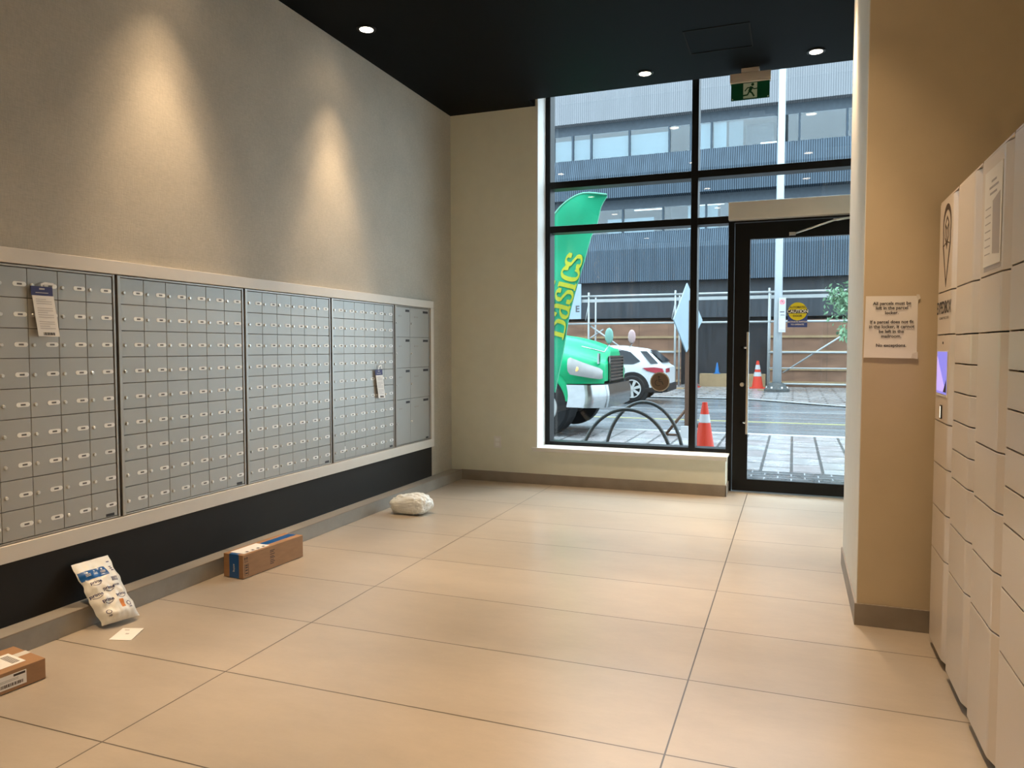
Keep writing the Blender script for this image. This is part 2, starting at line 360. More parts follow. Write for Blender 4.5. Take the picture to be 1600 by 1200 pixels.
# ------------------------------------------------------------------ room shell
ZC = 4.092; XL = -3.65; YB = 7.757; YW = 8.07
struct('floor', MB().box((-3.8, -2.6, -.2), (1.4, 8.2, 0)), M['tile'], 'large-format beige porcelain tile floor')
struct('wall_left', MB().box((XL-.2, -2.6, 0), (XL, YB, ZC)), M['fabric'], 'left wall with grey woven wallcovering')
struct('wall_back', MB().box((XL-.2, YB, 0), (-2.635, YW+.15, 4.6)).box((-2.635, YB, 0), (-.62, YW+.12, .385)), M['wall'], 'back wall left of and under the window')
struct('wall_front', MB().box((XL-.2, -2.8, 0), (1.45, -2.6, ZC)), M['wall'], 'wall behind the camera')
struct('wall_pillar', MB().box((.344, 4.4, 0), (1.6, 5.6, 4.6)), mat('warm_lit_wall_paint', (.58, .485, .335), .75, var=.02, bump=.05, bscale=200), 'square beige pillar beside the door', bev=.004)  # wall paint here has the warm lamp light mixed into its colour
struct('wall_right', MB().box((1.25, -2.6, 0), (1.45, 4.4, ZC)).box((.70, 5.6, 0), (.9, YW+.15, 4.6)), M['wall'], 'right wall behind lockers and by the door')
struct('ceiling', MB().box((XL-.2, -2.8, ZC), (1.6, 7.545, ZC+.3)).box((XL-.2, 7.545, ZC), (-2.643, YB, ZC+.3)), M['ceil'], 'matte black ceiling')
struct('trim_1', MB().box((-2.643, 7.545, ZC+.3), (.9, YW+.15, ZC+.5)).box((-2.66, 7.545, ZC+.002), (-2.643, YB, ZC+.4)), M['white'], 'white lining of the blind pocket above the window')
struct('trim_2', MB().box((-2.635, YB, .385), (-2.615, YW-.02, 4.39)), M['white'], 'white window reveal at the left')
struct('trim_3', MB().box((-2.675, YB-.022, .385), (-.605, YW-.03, .405)).box((-2.66, YB-.012, .362), (-.61, YB, .385)), M['white'], 'white window sill', bev=.003)
struct('trim_4', MB().box((-3.652, .2, .112), (-3.644, 7.24, .435)), M['dark'], 'dark brown panel below the mailboxes')
struct('trim_5', MB().box((XL, -2.6, 0), (-3.52, 7.745, .112)), M['curb'], 'tiled curb along the left wall', bev=.003)
struct('trim_6', MB().box((-3.525, -2.6, .106), (-3.5175, 7.745, .1135)), M['base'], 'dark metal edge strip along the curb')
struct('baseboard_back', MB().box((-3.52, YB-.012, 0), (-.61, YB, .115)).box((-.62, YB-.012, 0), (-.608, YW-.03, .115)), M['base'], 'tile baseboard under the window', bev=.002)
struct('baseboard_pillar', MB().box((.332, 4.388, 0), (1.25, 4.4, .12)).box((.332, 4.4, 0), (.344, 5.61, .12)), M['base'], 'tile baseboard around the pillar', bev=.002)
struct('trim_7', MB().box((-.64, 8.0, -.01), (.70, 8.25, .012)), M['steel'], 'door threshold')
struct('wall_daylit_skin', MB().box((.342, 4.401, 0), (.352, 5.605, 4.6)), M['daylit'], 'pillar side facing the window, daylight put into its pale colour')  # thin skin added over the pillar side, coloured as if daylit
# ceiling hatch: a thin seam in the black ceiling
struct('trim_8', MB().box((-.90, 6.38, ZC-.004), (-.37, 6.39, ZC+.001)).box((-.90, 6.88, ZC-.004), (-.37, 6.89, ZC+.001)).box((-.90, 6.38, ZC-.004), (-.89, 6.89, ZC+.001)).box((-.38, 6.38, ZC-.004), (-.37, 6.89, ZC+.001)), mat('hatch_seam', (.002, .002, .002), .9), 'black seam of the ceiling access hatch')

# ------------------------------------------------------------------ window and door
win = empty('window_1', (-1.0, YW, .405), 'tall black-framed storefront window of six panes', 'window', kind='structure')
y0, y1 = 8.03, 8.20
def fr(n, a, b): bx(n, a, b, M['frame'], win, bev=.003)
fr('window_frame', (-2.615, y0, .405), (-2.56, y1, 4.39))
fr('window_frame', (-2.56, y0, .405), (-1.025, y1, .445))
fr('window_frame', (-.955, y0, .405), (-.645, y1, .445))
fr('window_frame', (-2.56, y0, 4.34), (.70, y1, 4.39))
fr('mullion', (-1.025, y0, .405), (-.955, y1, 4.34))
fr('mullion', (-.645, y0, .0), (-.585, y1, 2.78))
fr('mullion', (.665, y0, .0), (.70, y1, 4.34))
fr('transom', (-2.56, y0, 3.256), (-1.025, y1, 3.33)); fr('transom', (-.955, y0, 3.256), (.665, y1, 3.33))
fr('transom', (-2.56, y0, 2.772), (-1.025, y1, 2.845)); fr('transom', (-.955, y0, 2.772), (.665, y1, 2.845))
gy = 8.13
for a, b in (((-2.56, .445), (-1.025, 2.772)), ((-2.56, 2.845), (-1.025, 3.256)), ((-2.56, 3.33), (-1.025, 4.34)),
             ((-.955, .445), (-.645, 2.772)), ((-.955, 2.845), (.665, 3.256)), ((-.955, 3.33), (.665, 4.34))):
    bx('glass_pane', (a[0], gy, a[1]), (b[0], gy+.008, b[1]), M['glass'], win)
door = empty('door_1', (.04, YW, 0), 'black aluminium glass door to the street', 'door', kind='structure')
dl = MB()
dl.box((-.58, 8.045, .02), (-.43, 8.10, 2.765)).box((.50, 8.045, .02), (.66, 8.10, 2.765)).box((-.43, 8.045, 2.60), (.50, 8.10, 2.765)).box((-.43, 8.045, .02), (.50, 8.10, .142))
dl.build('door_leaf', M['frame'], door)
bx('glass_pane', (-.43, 8.07, .142), (.50, 8.078, 2.60), M['glass'], door)
h = MB().box((-.448, 7.965, .616), (-.425, 7.985, 1.657)).build('pull_handle', M['steel'], door, bev=.004)
for z in (1.50, .73):
    MB().tube([(-.436, 7.98, z), (-.50, 8.045, z)], .012).build('handle_mount', M['chrome'], h)
MB().lathe([(0, 0), (.02, 0), (.022, .012), (.022, .03)], (-.49, 8.018, 1.12), 'y').build('lock_cylinder', M['steel'], door)
op = empty('door_operator', (.03, 8.0, 2.785), 'grey box door operator mounted above the glass door', 'door operator')
bx('housing', (-.64, 7.93, 2.787), (.69, 8.03, 2.965), M['opbox'], op, bev=.006)
MB().tube([(.52, 7.965, 2.785), (.52, 7.965, 2.745)], .02).build('pivot', M['steel'], op)
MB().tube([(.52, 7.965, 2.755), (.38, 7.95, 2.735), (.34, 7.95, 2.735)], .012).tube([(.36, 7.95, 2.735), (-.02, 8.02, 2.63)], .010).build('arm', M['steel'], op)
MB().box((-.06, 8.0, 2.615), (.0, 8.044, 2.645)).build('arm_shoe', M['steel'], op)
# stickers on the glass
F = plane_fn((-.0, gy-.001, 0), (1, 0, 0), (0, 0, 1))
pb = empty('accessible_push_plate', (-1.35, gy-.003, 1.02), 'round bronze disc with wheelchair symbol on the window', 'push plate')
F = plane_fn((-1.345, gy-.002, 1.131), (1, 0, 0), (0, 0, 1))
MB().plate(disc_pts(0, 0, .105, 36), F, .004).build('rim', M['steel'], pb)
MB().plate(disc_pts(0, 0, .094, 36), lambda x, y, t: F(x, y, t+.004), .002).build('disc', M['bronze'], pb)
G = lambda x, y, t=0: F(x, y, t+.006)
w = MB(); w.plate(disc_pts(-.01, .052, .010, 12), G); w.strip([(-.01, .038), (-.008, .002), (.022, .002), (.036, -.03)], .009, G); w.strip([(-.009, .022), (.015, .022)], .007, G)
w.strip([(-.018+.032*cos(a), -.012+.032*sin(a)) for a in [radians(100+i*15) for i in range(15)]], .007, G)
w.build('wheelchair_symbol', M['ink'], pb)
ca = empty('caution_sticker', (.03, 8.06, 1.70), 'yellow and navy caution sticker on the door glass', 'sticker')
F2 = plane_fn((.031, 8.068, 0), (1, 0, 0), (0, 0, 1))
MB().plate([(-.092, 1.704), (.092, 1.704), (.092, 1.865), (-.092, 1.865)], F2, .0015).build('navy_base', M['blueprint'], ca)
F3 = lambda x, y, t=0: F2(x, y, t+.0015)
MB().plate(disc_pts(0, 1.862, .090, 36), F3, .0015).build('yellow_disc', M['yellow'], ca)
F4 = lambda x, y, t=0: F2(x, y, t+.003)
MB().plate([(-.095, 1.842), (.095, 1.842), (.095, 1.880), (-.095, 1.880)], F4, .001).build('black_band', M['ink'], ca)
MB().text('CAUTION', .044, lambda x, y, t: F2(x, y+1.861, t+.004), bold=.02).build('caution_word', M['plate'], ca)
MB().text('ACTIVATE SWITCH', .021, lambda x, y, t: F2(x, y+1.757, t+.004), bold=.02).text('TO OPERATE', .021, lambda x, y, t: F2(x, y+1.730, t+.004), bold=.02).build('white_lettering', M['plate'], ca)
MB().text('AUTOMATIC', .026, lambda x, y, t: F2(x, y+1.903, t+.004), bold=.02).text('DOOR', .028, lambda x, y, t: F2(x, y+1.816, t+.004), bold=.02).build('black_lettering', M['ink'], ca)

# outlet
ot = empty('wall_outlet', (-3.083, YB, .379), 'white duplex outlet low on the back wall', 'outlet')
bx('cover_plate', (-3.125, YB-.006, .380), (-3.04, YB, .510), M['white'], ot, bev=.002)
bx('socket', (-3.105, YB-.010, .452), (-3.06, YB-.006, .490), M['plate'], ot, bev=.002); bx('socket', (-3.105, YB-.010, .40), (-3.06, YB-.006, .438), M['plate'], ot, bev=.002)

# ------------------------------------------------------------------ downlights
def downlight(x, y, label):
    e = empty('downlight', (x, y, ZC-.012), label, 'ceiling light', 'recessed downlights in the black ceiling')
    MB().lathe([(.054, .012), (.056, .003), (.070, .0), (.078, .004), (.080, .0118)], (x, y, ZC-.012)).build('trim_ring', M['frame'], e)
    MB().lathe([(0, .003), (.055, .003)], (x, y, ZC-.012)).build('lens', M['lens'], e)
    l = bpy.data.lights.new('downlight_lamp', 'SPOT'); l.energy = LAMP_W; l.color = LAMP_C; l.spot_size = radians(48); l.spot_blend = .75; l.shadow_soft_size = .035
    o = bpy.data.objects.new('downlight_lamp', l); COL.objects.link(o); o.parent = e; o.location = (0, 0, -.01)
    l2 = bpy.data.lights.new('downlight_spill', 'SPOT'); l2.energy = LAMP_W*.42; l2.color = LAMP_C; l2.spot_size = radians(68); l2.spot_blend = .8; l2.shadow_soft_size = .05
    o2 = bpy.data.objects.new('downlight_spill', l2); COL.objects.link(o2); o2.parent = e; o2.location = (0, 0, -.012)
    l3 = bpy.data.lights.new('downlight_scatter', 'SPOT'); l3.energy = LAMP_W*.03; l3.color = LAMP_C; l3.spot_size = radians(140); l3.spot_blend = 1; l3.shadow_soft_size = .05
    o3 = bpy.data.objects.new('downlight_scatter', l3); COL.objects.link(o3); o3.parent = e; o3.location = (0, 0, -.012)
names = {(-1.36, 7.2): 'small round downlight left of the exit sign, before the window', (.14, 7.2): 'small round downlight right of the exit sign, near the pillar', (-3.28, 5.42): 'small round downlight over the left wall mailboxes'}
for y in (7.2, 5.42, 3.60, 1.8, 0, -1.6):
    for x in (-3.30, -1.36, .14):
        if (x, y) == (-3.30, 7.2): continue
        xx = x; yy = 3.82 if (x, y) == (.14, 3.60) else y
        key = [k for k in names if abs(k[0]-x) < .05 and abs(k[1]-y) < .05]
        downlight(xx, yy, names[key[0]] if key else 'recessed round ceiling downlight overhead, out of the view')

# exit sign
ex = empty('exit_sign', (-.42, 7.447, 3.85), 'green running man exit sign hanging before the window', 'exit sign')
bx('mount', (-.50, 7.40, 4.055), (-.34, 7.50, ZC), M['beige'], ex, bev=.003)
MB().box((-.60, 7.40, 3.985), (-.238, 7.49, 4.05)).box((-.60, 7.405, 3.97), (-.238, 7.485, 3.985)).build('housing', M['beige'], ex, bev=.003)
bx('sign_panel', (-.592, 7.440, 3.815), (-.248, 7.452, 3.972), M['exitg'], ex, bev=.001)
FE = plane_fn((-.42, 7.4395, 3.893), (1, 0, 0), (0, 0, 1))
MB().plate([(-.062, -.068), (.062, -.068), (.062, .070), (-.062, .070)], FE, .001).build('pictogram_ground', M['exitw'], ex)
for q in (-.158, .158): MB().plate(disc_pts(q, -.067, .006, 10), FE).build('screw', M['exitw'], ex)
FE2 = lambda x, y, t=0: FE(x, y, t+.001)
k = .00119; P = lambda a: [((x-660)*k, (575-y)*k) for x, y in a]
r = MB(); r.plate(disc_pts(18*k, 45*k, .013, 14), FE2)
r.strip(P([(672, 546), (655, 582)]), .028, FE2); r.strip(P([(668, 550), (690, 565), (712, 563)]), .010, FE2); r.strip(P([(670, 550), (640, 552), (620, 576)]), .010, FE2)
r.strip(P([(652, 578), (674, 594), (690, 622)]), .015, FE2); r.strip(P([(654, 580), (640, 606), (600, 610)]), .014, FE2)
r.build('running_man', M['exitg'], ex)

# ------------------------------------------------------------------ mailboxes
fr_ = empty('mailbox_surround', (XL, 4.5, .435), 'long white frame around the bank of wall mailboxes', 'frame')
xf = -3.612
bx('top_rail', (XL, .2, 1.917), (xf, 7.24, 1.992), M['surround'], fr_, bev=.003)
bx('bottom_rail', (XL, .2, .436), (xf, 7.24, .522), M['surround'], fr_, bev=.003)
bx('end_stile', (XL, 7.172, .522), (xf, 7.24, 1.917), M['surround'], fr_, bev=.003)
FL = lambda y, z, t=0: Vector((-3.6265+t, y, z))      # mailbox door faces look towards +x
proto = {}
def mail_module(ya, yb, label, kind):
    e = empty('mailbox_unit', (XL, (ya+yb)/2, .524), label, 'mailbox unit', 'mailbox units in the left wall')
    bx('cabinet', (XL+.001, ya+.004, .524), (-3.639, yb-.004, 1.915), M['boxgap'], e)
    b = MB().box((-3.645, ya+.006, .526), (-3.616, ya+.028, 1.913)).box((-3.645, yb-.02, .526), (-3.622, yb-.006, 1.913)).box((-3.645, ya+.028, 1.902), (-3.624, yb-.02, 1.913)).box((-3.645, ya+.028, .526), (-3.624, yb-.02, .534))
    b.build('edge_frame', M['boxd'], e, bev=.002)
    A, B = ya+.030, yb-.022; Z0, Z1 = .536, 1.900
    def mk(y0, y1, z0, z1, big=False):
        key = (round(y1-y0, 3), round(z1-z0, 3), big)
        c = Vector((-3.632, (y0+y1)/2, z0))
        if key in proto:
            d = copy_tree(proto[key], e); d.location = c-WP[e.name]; return
        d = MB().box((-3.640, y0+.0011, z0+.0016), (-3.6265, y1-.0011, z1-.0016)).build('mailbox_door', M['box'], e, origin=c, bev=.0015, seg=1)
        if not big:
            w_, h_ = y1-y0, z1-z0; py, pz = y0+w_*.755, z0+h_*.46; rr = .0115; hw = .024
            pts = [(py+hw+rr*cos(a), pz+rr*sin(a)) for a in [radians(-90+i*22.5) for i in range(9)]]+[(py-hw+rr*cos(a), pz+rr*sin(a)) for a in [radians(90+i*22.5) for i in range(9)]]
            pl_ = MB().plate(pts, FL, .0015).build('number_plate', M['plate'], d)
            for q in (-.009, 0, .009): pass
            MB().plate([(py-.013, pz-.0045), (py+.013, pz-.0045), (py+.013, pz+.0045), (py-.013, pz+.0045)], lambda y, z, t=0: FL(y, z, t+.0015), .0004).build('number', mat('grey_number', (.12, .12, .12), .6) if 'grey_number' not in bpy.data.materials else bpy.data.materials['grey_number'], d)
            MB().lathe([(0, .009), (.007, .009), (.0085, .007), (.0105, .0)], (-3.6265, y0+w_*.15, z0+h_*.44), 'x', 14).build('lock', M['steel'], d)
        else:
            w_ = y1-y0
            MB().plate([(y0+w_*.68, z1-.045), (y0+w_*.95, z1-.045), (y0+w_*.95, z1-.022), (y0+w_*.68, z1-.022)], FL, .0008).build('mail_slot', M['ink'], d)
            MB().plate([(y0+w_*.22, z1-.098), (y0+w_*.42, z1-.098), (y0+w_*.42, z1-.083), (y0+w_*.22, z1-.083)], FL, .0012).build('number_plate', M['boxd'], d)
            MB().lathe([(0, .009), (.007, .009), (.0105, .0)], (-3.6265, y0+w_*.06, (z0+z1)/2-.01+.0), 'x', 14).build('lock', M['steel'], d)
        proto[key] = d
    if kind == 'small':
        for i in range(6):
            for j in range(9):
                mk(A+(B-A)*i/6, A+(B-A)*(i+1)/6, Z0+(Z1-Z0)*j/9, Z0+(Z1-Z0)*(j+1)/9)
    else:
        zz = [Z0, .985, 1.297, 1.603, Z1]; ys = [A, 6.735, B]
        for i in range(2):
            for j in range(4): mk(ys[i], ys[i+1], zz[j], zz[j+1], True)
    MB().plate([(yb-.10, .541), (yb-.045, .541), (yb-.045, .557), (yb-.10, .557)], FL, .0012).build('maker_label', M['ink'], e)
mail_module(2.165, 3.225, 'grey mailbox unit cut off by the left picture edge, with a paper tag', 'small')
mail_module(3.225, 4.29, 'grey unit of small mailboxes, second from the left picture edge', 'small')
mail_module(4.29, 5.345, 'grey unit of small mailboxes, third from left, in the middle of the bank', 'small')
mail_module(5.345, 6.41, 'grey unit of small mailboxes just left of the tall parcel doors', 'small')
mail_module(6.41, 7.170, 'right end unit of eight tall parcel doors with black slots', 'big')

def door_tag(q, label, plate_w=0):
    # q: hook point, header corners, body corners in (y, z)
    e = empty('paper_tag', (-3.62, q['h'][0][0], q['b'][2][1]), label, 'paper tag', 'paper tags hung on the mailboxes')
    X = lambda off: (lambda y, z, t=0: Vector((-3.6265+off+t, y, z)))
    MB().plate(q['b'], lambda y, z, t=0: Vector((-3.606+t+.02*(q['b'][0][1]-z), y, z)), .001).build('tag_body', M['paper'], e)
    MB().plate(q['h'], X(.018), .0012).build('tag_header', M['navy'], e)
    MB().strip(q['s'], .012, X(.014), .001).build('hanging_loop', M['paper'], e)
    b = q['b']; tx = MB(); bl = MB()
    fn = lambda y, z, t=0: Vector((-3.6045+t+.02*(b[0][1]-z), y, z))
    L = lambda u, v: (b[0][0]*(1-u)*(1-v)+b[1][0]*u*(1-v)+b[2][0]*u*v+b[3][0]*(1-u)*v, b[0][1]*(1-u)*(1-v)+b[1][1]*u*(1-v)+b[2][1]*u*v+b[3][1]*(1-u)*v)
    for i in range(14):
        v = .08+.055*i
        if i in (3, 9): continue
        u1 = .86 if i % 3 else .6
        tx.plate([L(.14, v), L(u1, v), L(u1, v+.014), L(.14, v+.014)], fn, .0004)
    tx.build('small_print', mat('faint_print', (.45, .42, .42), .7) if 'faint_print' not in bpy.data.materials else bpy.data.materials['faint_print'], e)
    for i in range(12):
        u = .25+.045*i; bl.plate([L(u, .90), L(u+(.03 if i % 3 else .018), .90), L(u+(.03 if i % 3 else .018), .97), L(u, .97)], fn, .0004)
    bl.build('barcode', M['ink'], e)
    hc = ((q['h'][0][0]+q['h'][2][0])/2, (q['h'][0][1]+q['h'][2][1])/2)
    MB().plate([(hc[0]-.015, hc[1]+.008), (hc[0]+.015, hc[1]+.008), (hc[0]+.015, hc[1]+.016), (hc[0]-.015, hc[1]+.016)], X(.0195), .0004).plate([(hc[0]-.035, hc[1]-.01), (hc[0]+.035, hc[1]-.01), (hc[0]+.035, hc[1]-.006), (hc[0]-.035, hc[1]-.006)], X(.0195), .0004).build('header_print', bpy.data.materials['faint_print'], e)
door_tag(dict(h=[(2.702, 1.812), (2.822, 1.812), (2.824, 1.763), (2.706, 1.765)], b=[(2.708, 1.765), (2.826, 1.765), (2.852, 1.556), (2.734, 1.558)], s=[(2.77, 1.808), (2.765, 1.822), (2.785, 1.830), (2.83, 1.828), (2.83, 1.812)]),
         'white paper tag with navy header hanging on mailboxes at far left')
door_tag(dict(h=[(6.02, 1.294), (6.15, 1.294), (6.155, 1.243), (6.025, 1.243)], b=[(6.03, 1.243), (6.155, 1.243), (6.19, 1.025), (6.07, 1.03)], s=[(6.09, 1.294), (6.10, 1.325), (6.14, 1.335), (6.15, 1.30)]),
         'white paper tag with navy header hanging beside the tall parcel doors')
MB().plate([(5.50, .600), (5.58, .600), (5.585, .612), (5.552, .618), (5.55, .645), (5.538, .645), (5.536, .618), (5.50, .612)], FL, .001).build('tape_scrap', M['plate']) and None
T(bpy.data.objects['tape_scrap'], 'small white scrap of tape near the bottom row of mailboxes', 'tape')

# ------------------------------------------------------------------ parcel lockers
FK = lambda y, z, t=0: Vector((.667-t, -y, z))     # x grows to the right as seen from the room, so local x = -world y
def locker(yfar, ynear, seams, label, special=None):
    e = empty('parcel_locker', (.95, (yfar+ynear)/2, 0), label, 'parcel locker', 'parcel locker columns')
    bx('column_joint', (.69, ynear, .04), (.72, ynear+.003, 2.205), M['gap'], e)
    MB().box((.71, ynear+.003, .035), (1.2, yfar-.003, 2.212)).build('cabinet', M['locker'], e, bev=.002)
    bx('plinth', (.72, ynear+.001, 0), (1.2, yfar-.001, .035), M['gap'], e)
    bx('rear_shadow_gap', (.700, ynear+.004, .04), (.71, yfar-.004, 2.207), M['gap'], e)
    for a, b in zip(seams[:-1], seams[1:]):
        prof = [(.700, yfar-.012), (.670, yfar-.012), (.668, yfar-.014), (.668, ynear+.115), (.6695, ynear+.10), (.6735, ynear+.085), (.692, ynear+.014), (.700, ynear+.014)]
        nm = 'locker_door'
        if special and (a, b) in special: nm = special[(a, b)]
        MB().prism(prof, lambda x, y: (x, y, a+.003), lambda x, y: (x, y, b-.003)).build(nm, M['locker'], e, bev=.0012, seg=1)
    # side stiles
    MB().box((.672, yfar-.011, .035), (.71, yfar-.003, 2.212)).box((.684, ynear+.003, .035), (.71, ynear+.012, 2.212)).box((.672, ynear+.012, 2.205), (.71, yfar-.011, 2.212)).build('face_frame', M['locker'], e)
    return e
Y = [4.255, 3.815, 3.368, 2.925, 2.48]
L0 = locker(Y[0], Y[1], [.038, .508, .722, .934, 1.143, 1.561, 1.766, 2.204], 'narrow locker column by the pillar with pin logo and lit screen', {(1.143, 1.561): 'terminal_panel', (1.561, 1.766): 'name_panel', (1.766, 2.204): 'logo_panel'})
locker(Y[1], Y[2], [.038, .499, .714, .924, 1.051, 1.179, 1.305, 1.430, 1.556, 1.766, 2.204], 'second locker column from the pillar, with five small doors in a row')
L2 = locker(Y[2], Y[3], [.038, .502, .714, .925, 1.135, 1.555, 1.765, 2.204], 'third locker column from the pillar, instruction sheet at top')
locker(Y[3], Y[4], [.038, .478, .697, .913, 1.039, 1.168, 1.297, 1.425, 1.555, 1.769, 2.204], 'locker column cut off by the right picture edge')
# logo: map pin around a parcel
cy = -4.055
lg = MB()
pin = [(cy, 1.80), (cy-.085, 1.985)]+[(cy+.092*cos(a), 2.07+.092*sin(a)) for a in [radians(200-i*11) for i in range(21)]]+[(cy+.085, 1.985)]
lg.strip(pin, lambda dx, dy: .013+.016*abs(dx), FK_ := (lambda a, z, t=0: Vector((.668-t, -a, z))), .001, closed=True)
s_ = .042
lg.strip([(cy, 2.115), (cy+s_, 2.085), (cy, 2.055), (cy-s_, 2.085)], .012, FK_, .001, closed=True)
lg.strip([(cy-s_, 2.085), (cy-s_, 2.02), (cy, 1.985), (cy+s_, 2.02), (cy+s_, 2.085)], .012, FK_)
lg.strip([(cy, 2.055), (cy, 1.985)], .012, FK_)
lg.strip([(cy-.07, 1.985), (cy-.02, 1.995), (cy, 1.965), (cy+.02, 1.995), (cy+.07, 1.985)], .006, FK_)
lg.build('pin_logo', mat('brown_ink', (.05, .025, .015), .6), L0)
MB().text('EXPEDIBOX', .082, lambda x, y, t: Vector((.668-t, 4.085-x, 1.688+y)), xs=.80, bold=.02).build('locker_name', M['ink'], L0)
MB().text('YOUR SMART PARCEL LOCKER', .017, lambda x, y, t: Vector((.668-t, 4.075-x, 1.640+y)), bold=.01).build('locker_tagline', M['ink'], L0)
# terminal screen in a recess
MB().box((.6655, 3.945, 1.268), (.6685, 4.205, 1.484)).build('screen_surround', M['white'], L0)
t_ = MB().plate([(3.952, 1.28), (4.20, 1.28), (4.20, 1.48), (3.952, 1.48)], lambda y, z, t=0: Vector((.6655-t, y, z)), .0008).build('screen', M['screen'], L0)
MB().plate([(4.20, 1.29), (4.20, 1.46), (3.965, 1.29)], lambda y, z, t=0: Vector((.6647-t, y, z)), .0004).build('screen_graphic', M['screenl'], t_)
MB().plate([(3.955, 1.29), (4.03, 1.29), (3.955, 1.35)], lambda y, z, t=0: Vector((.6643-t, y, z)), .0004).build('screen_corner', M['ink'], t_)
MB().box((.662, 4.055, 1.160), (.668, 4.085, 1.225)).build('card_slot', M['ink'], L0); MB().box((.6605, 4.062, 1.165), (.662, 4.074, 1.220)).build('slot_light', mat('slot_light', (.9, .85, .7), emit=1.2), L0)
MB().lathe([(0, -.002), (.006, -.002), (.006, 0)], (.668, 4.076, 1.522), 'x', 12).build('camera_eye', M['ink'], L0)
# instruction sheet
sh = empty('instruction_sheet', (.666, 3.17, 1.79), 'printed instruction sheet taped high on the locker front', 'notice')
MB().box((.6655, 3.045, 1.80), (.6672, 3.30, 2.15)).build('sheet', M['paper'], sh)
pr = MB(); PS = lambda y, z, t=0: Vector((.6655-t, y, z))
for i, (a, b) in enumerate([(3.20, 3.13), (3.23, 3.10), (3.22, 3.12)]): pr.plate([(b, 2.10-.022*i), (a, 2.10-.022*i), (a, 2.108-.022*i), (b, 2.108-.022*i)], PS, .0004)
for i in range(7): pr.plate([(3.20, 2.01-.028*i), (3.28, 2.01-.028*i), (3.28, 2.014-.028*i), (3.20, 2.014-.028*i)], PS, .0004)
pr.build('print', bpy.data.materials['faint_print'], sh)
MB().plate([(3.065, 1.83), (3.165, 1.84), (3.175, 2.03), (3.07, 2.05)], PS, .0005).build('picture', mat('grey_print', (.50, .46, .45), .7), sh)
MB().plate([(3.05, 1.783), (3.29, 1.783), (3.29, 1.798), (3.05, 1.798)], lambda y, z, t=0: Vector((.668-t, y, z)), .0008).build('grey_strip', bpy.data.materials['grey_print'], sh)

# ------------------------------------------------------------------ notice on the pillar
no = empty('parcel_notice', (.48, 4.398, 1.45), 'typed white paper notice on the pillar front', 'notice')
MB().grid(10, 12, lambda u, v: Vector((.355+.246*u-.006*(1-v)*(1-u), 4.3985-.0015*sin(pi*u)-.004*(1-v)**6, 1.447+.325*v-.004*u))).build('sheet', M['paper'], no, normals=False)
FN = lambda x, y, t=0: Vector((.479+x, 4.3956-t, 1.60+y))
tx = MB()
for s, yy in (('All parcels must be', .131), ('left in the parcel', .107), ('locker.', .082), ('If a parcel does not fit', .034), ('in the locker, it cannot', .009), ('be left in the', -.016), ('mailroom.', -.041), ('No exceptions.', -.089)):
    if yy in (.034, -.089): tx.build('typed_text', M['ink'], no); tx = MB()
    tx.text(s, .0232, lambda x, y, t: FN(x, y+yy, t), .0006, bold=.022)
tx.build('typed_text', M['ink'], no)
MB().plate([(.60, 1.745), (.612, 1.755), (.606, 1.775), (.592, 1.776)], lambda x, z, t=0: Vector((x, 4.3965-t, z))).build('clear_tape', M['tapew'], no)
MB().plate([(.575, 1.445), (.605, 1.44), (.605, 1.478), (.58, 1.468)], lambda x, z, t=0: Vector((x, 4.3935-t, z))).build('clear_tape', M['tapew'], no)

# ------------------------------------------------------------------ parcels on the floor
def carton(name, c, d, ang, h, label):
    """c = near right bottom corner; d = (length, depth)"""
    return None
b2 = empty('cardboard_box', (-3.38, 4.12, 0), 'long brown carton with blue tape lying along the curb', 'cardboard box')
# long carton, slightly turned
O = Vector((-3.305, 3.862, 0)); U = Vector((.035, .585, 0)); ul = U.length; U.normalize(); V = Vector((-U.y, U.x, 0)); dp = .165; hh = .158
def bp(u, v, z): return O+U*u+V*v+Vector((0, 0, z))
def obox(m, u0, u1, v0, v1, z0, z1):
    vs = [bp(u, v, z) for z in (z0, z1) for (u, v) in ((u0, v0), (u1, v0), (u1, v1), (u0, v1))]
    return m.add(vs, [(0, 3, 2, 1), (4, 5, 6, 7), (0, 1, 5, 4), (1, 2, 6, 5), (2, 3, 7, 6), (3, 0, 4, 7)])
obox(MB(), 0, ul, 0, dp, .003, hh).build('carton', M['card'], b2, bev=.003)
tp = MB(); e_ = .0008
obox(tp, -e_, 0, .035, .115, .004, hh); obox(tp, -e_, ul*.98, .05, .115, hh, hh+e_); tp.build('blue_tape', M['tape'], b2)
lb = MB(); obox(lb, .03, .27, .02, .14, hh+e_, hh+2*e_); lb.build('shipping_label', M['paper'], b2)
pr = MB()
for i in range(4): obox(pr, .07+.05*i, .07+.05*i+.02, .03, .05, hh+2*e_, hh+2.6*e_)
pk = lambda x, y, t=0: bp(x, -t, y)
for a in (.018, .036): pr.strip([(a, .118), (a, .138)], .004, pk, .0006); pr.strip([(a-.006, .13), (a, .14), (a+.006, .13)], .004, pk, .0006)
pr.strip([(.012, .110), (.044, .110)], .003, pk, .0006)
pr.strip([(.016, .02), (.048, .02), (.048, .095), (.016, .095)], .003, pk, .0006, closed=True)
for z in (.03, .05, .068, .082): pr.plate([(.022, z), (.042, z), (.042, z+.008), (.022, z+.008)], pk, .0006)
for i, z in enumerate((.125, .115, .10, .085, .075, .06, .048, .036)): pr.plate([(.25, z), (.285 if i % 2 else .295, z), (.285 if i % 2 else .295, z+.005), (.25, z+.005)], pk, .0006)
pr.build('printing', mat('dark_print', (.05, .035, .03), .7), b2)
wt = MB(); wt.text('prime', .022, lambda x, y, t: Vector(bp(-.0015, .075, .07))+Vector((0, 0, 1))*x+V*(-y), .0003, bold=.01); wt.build('tape_lettering', M['plate'], b2)

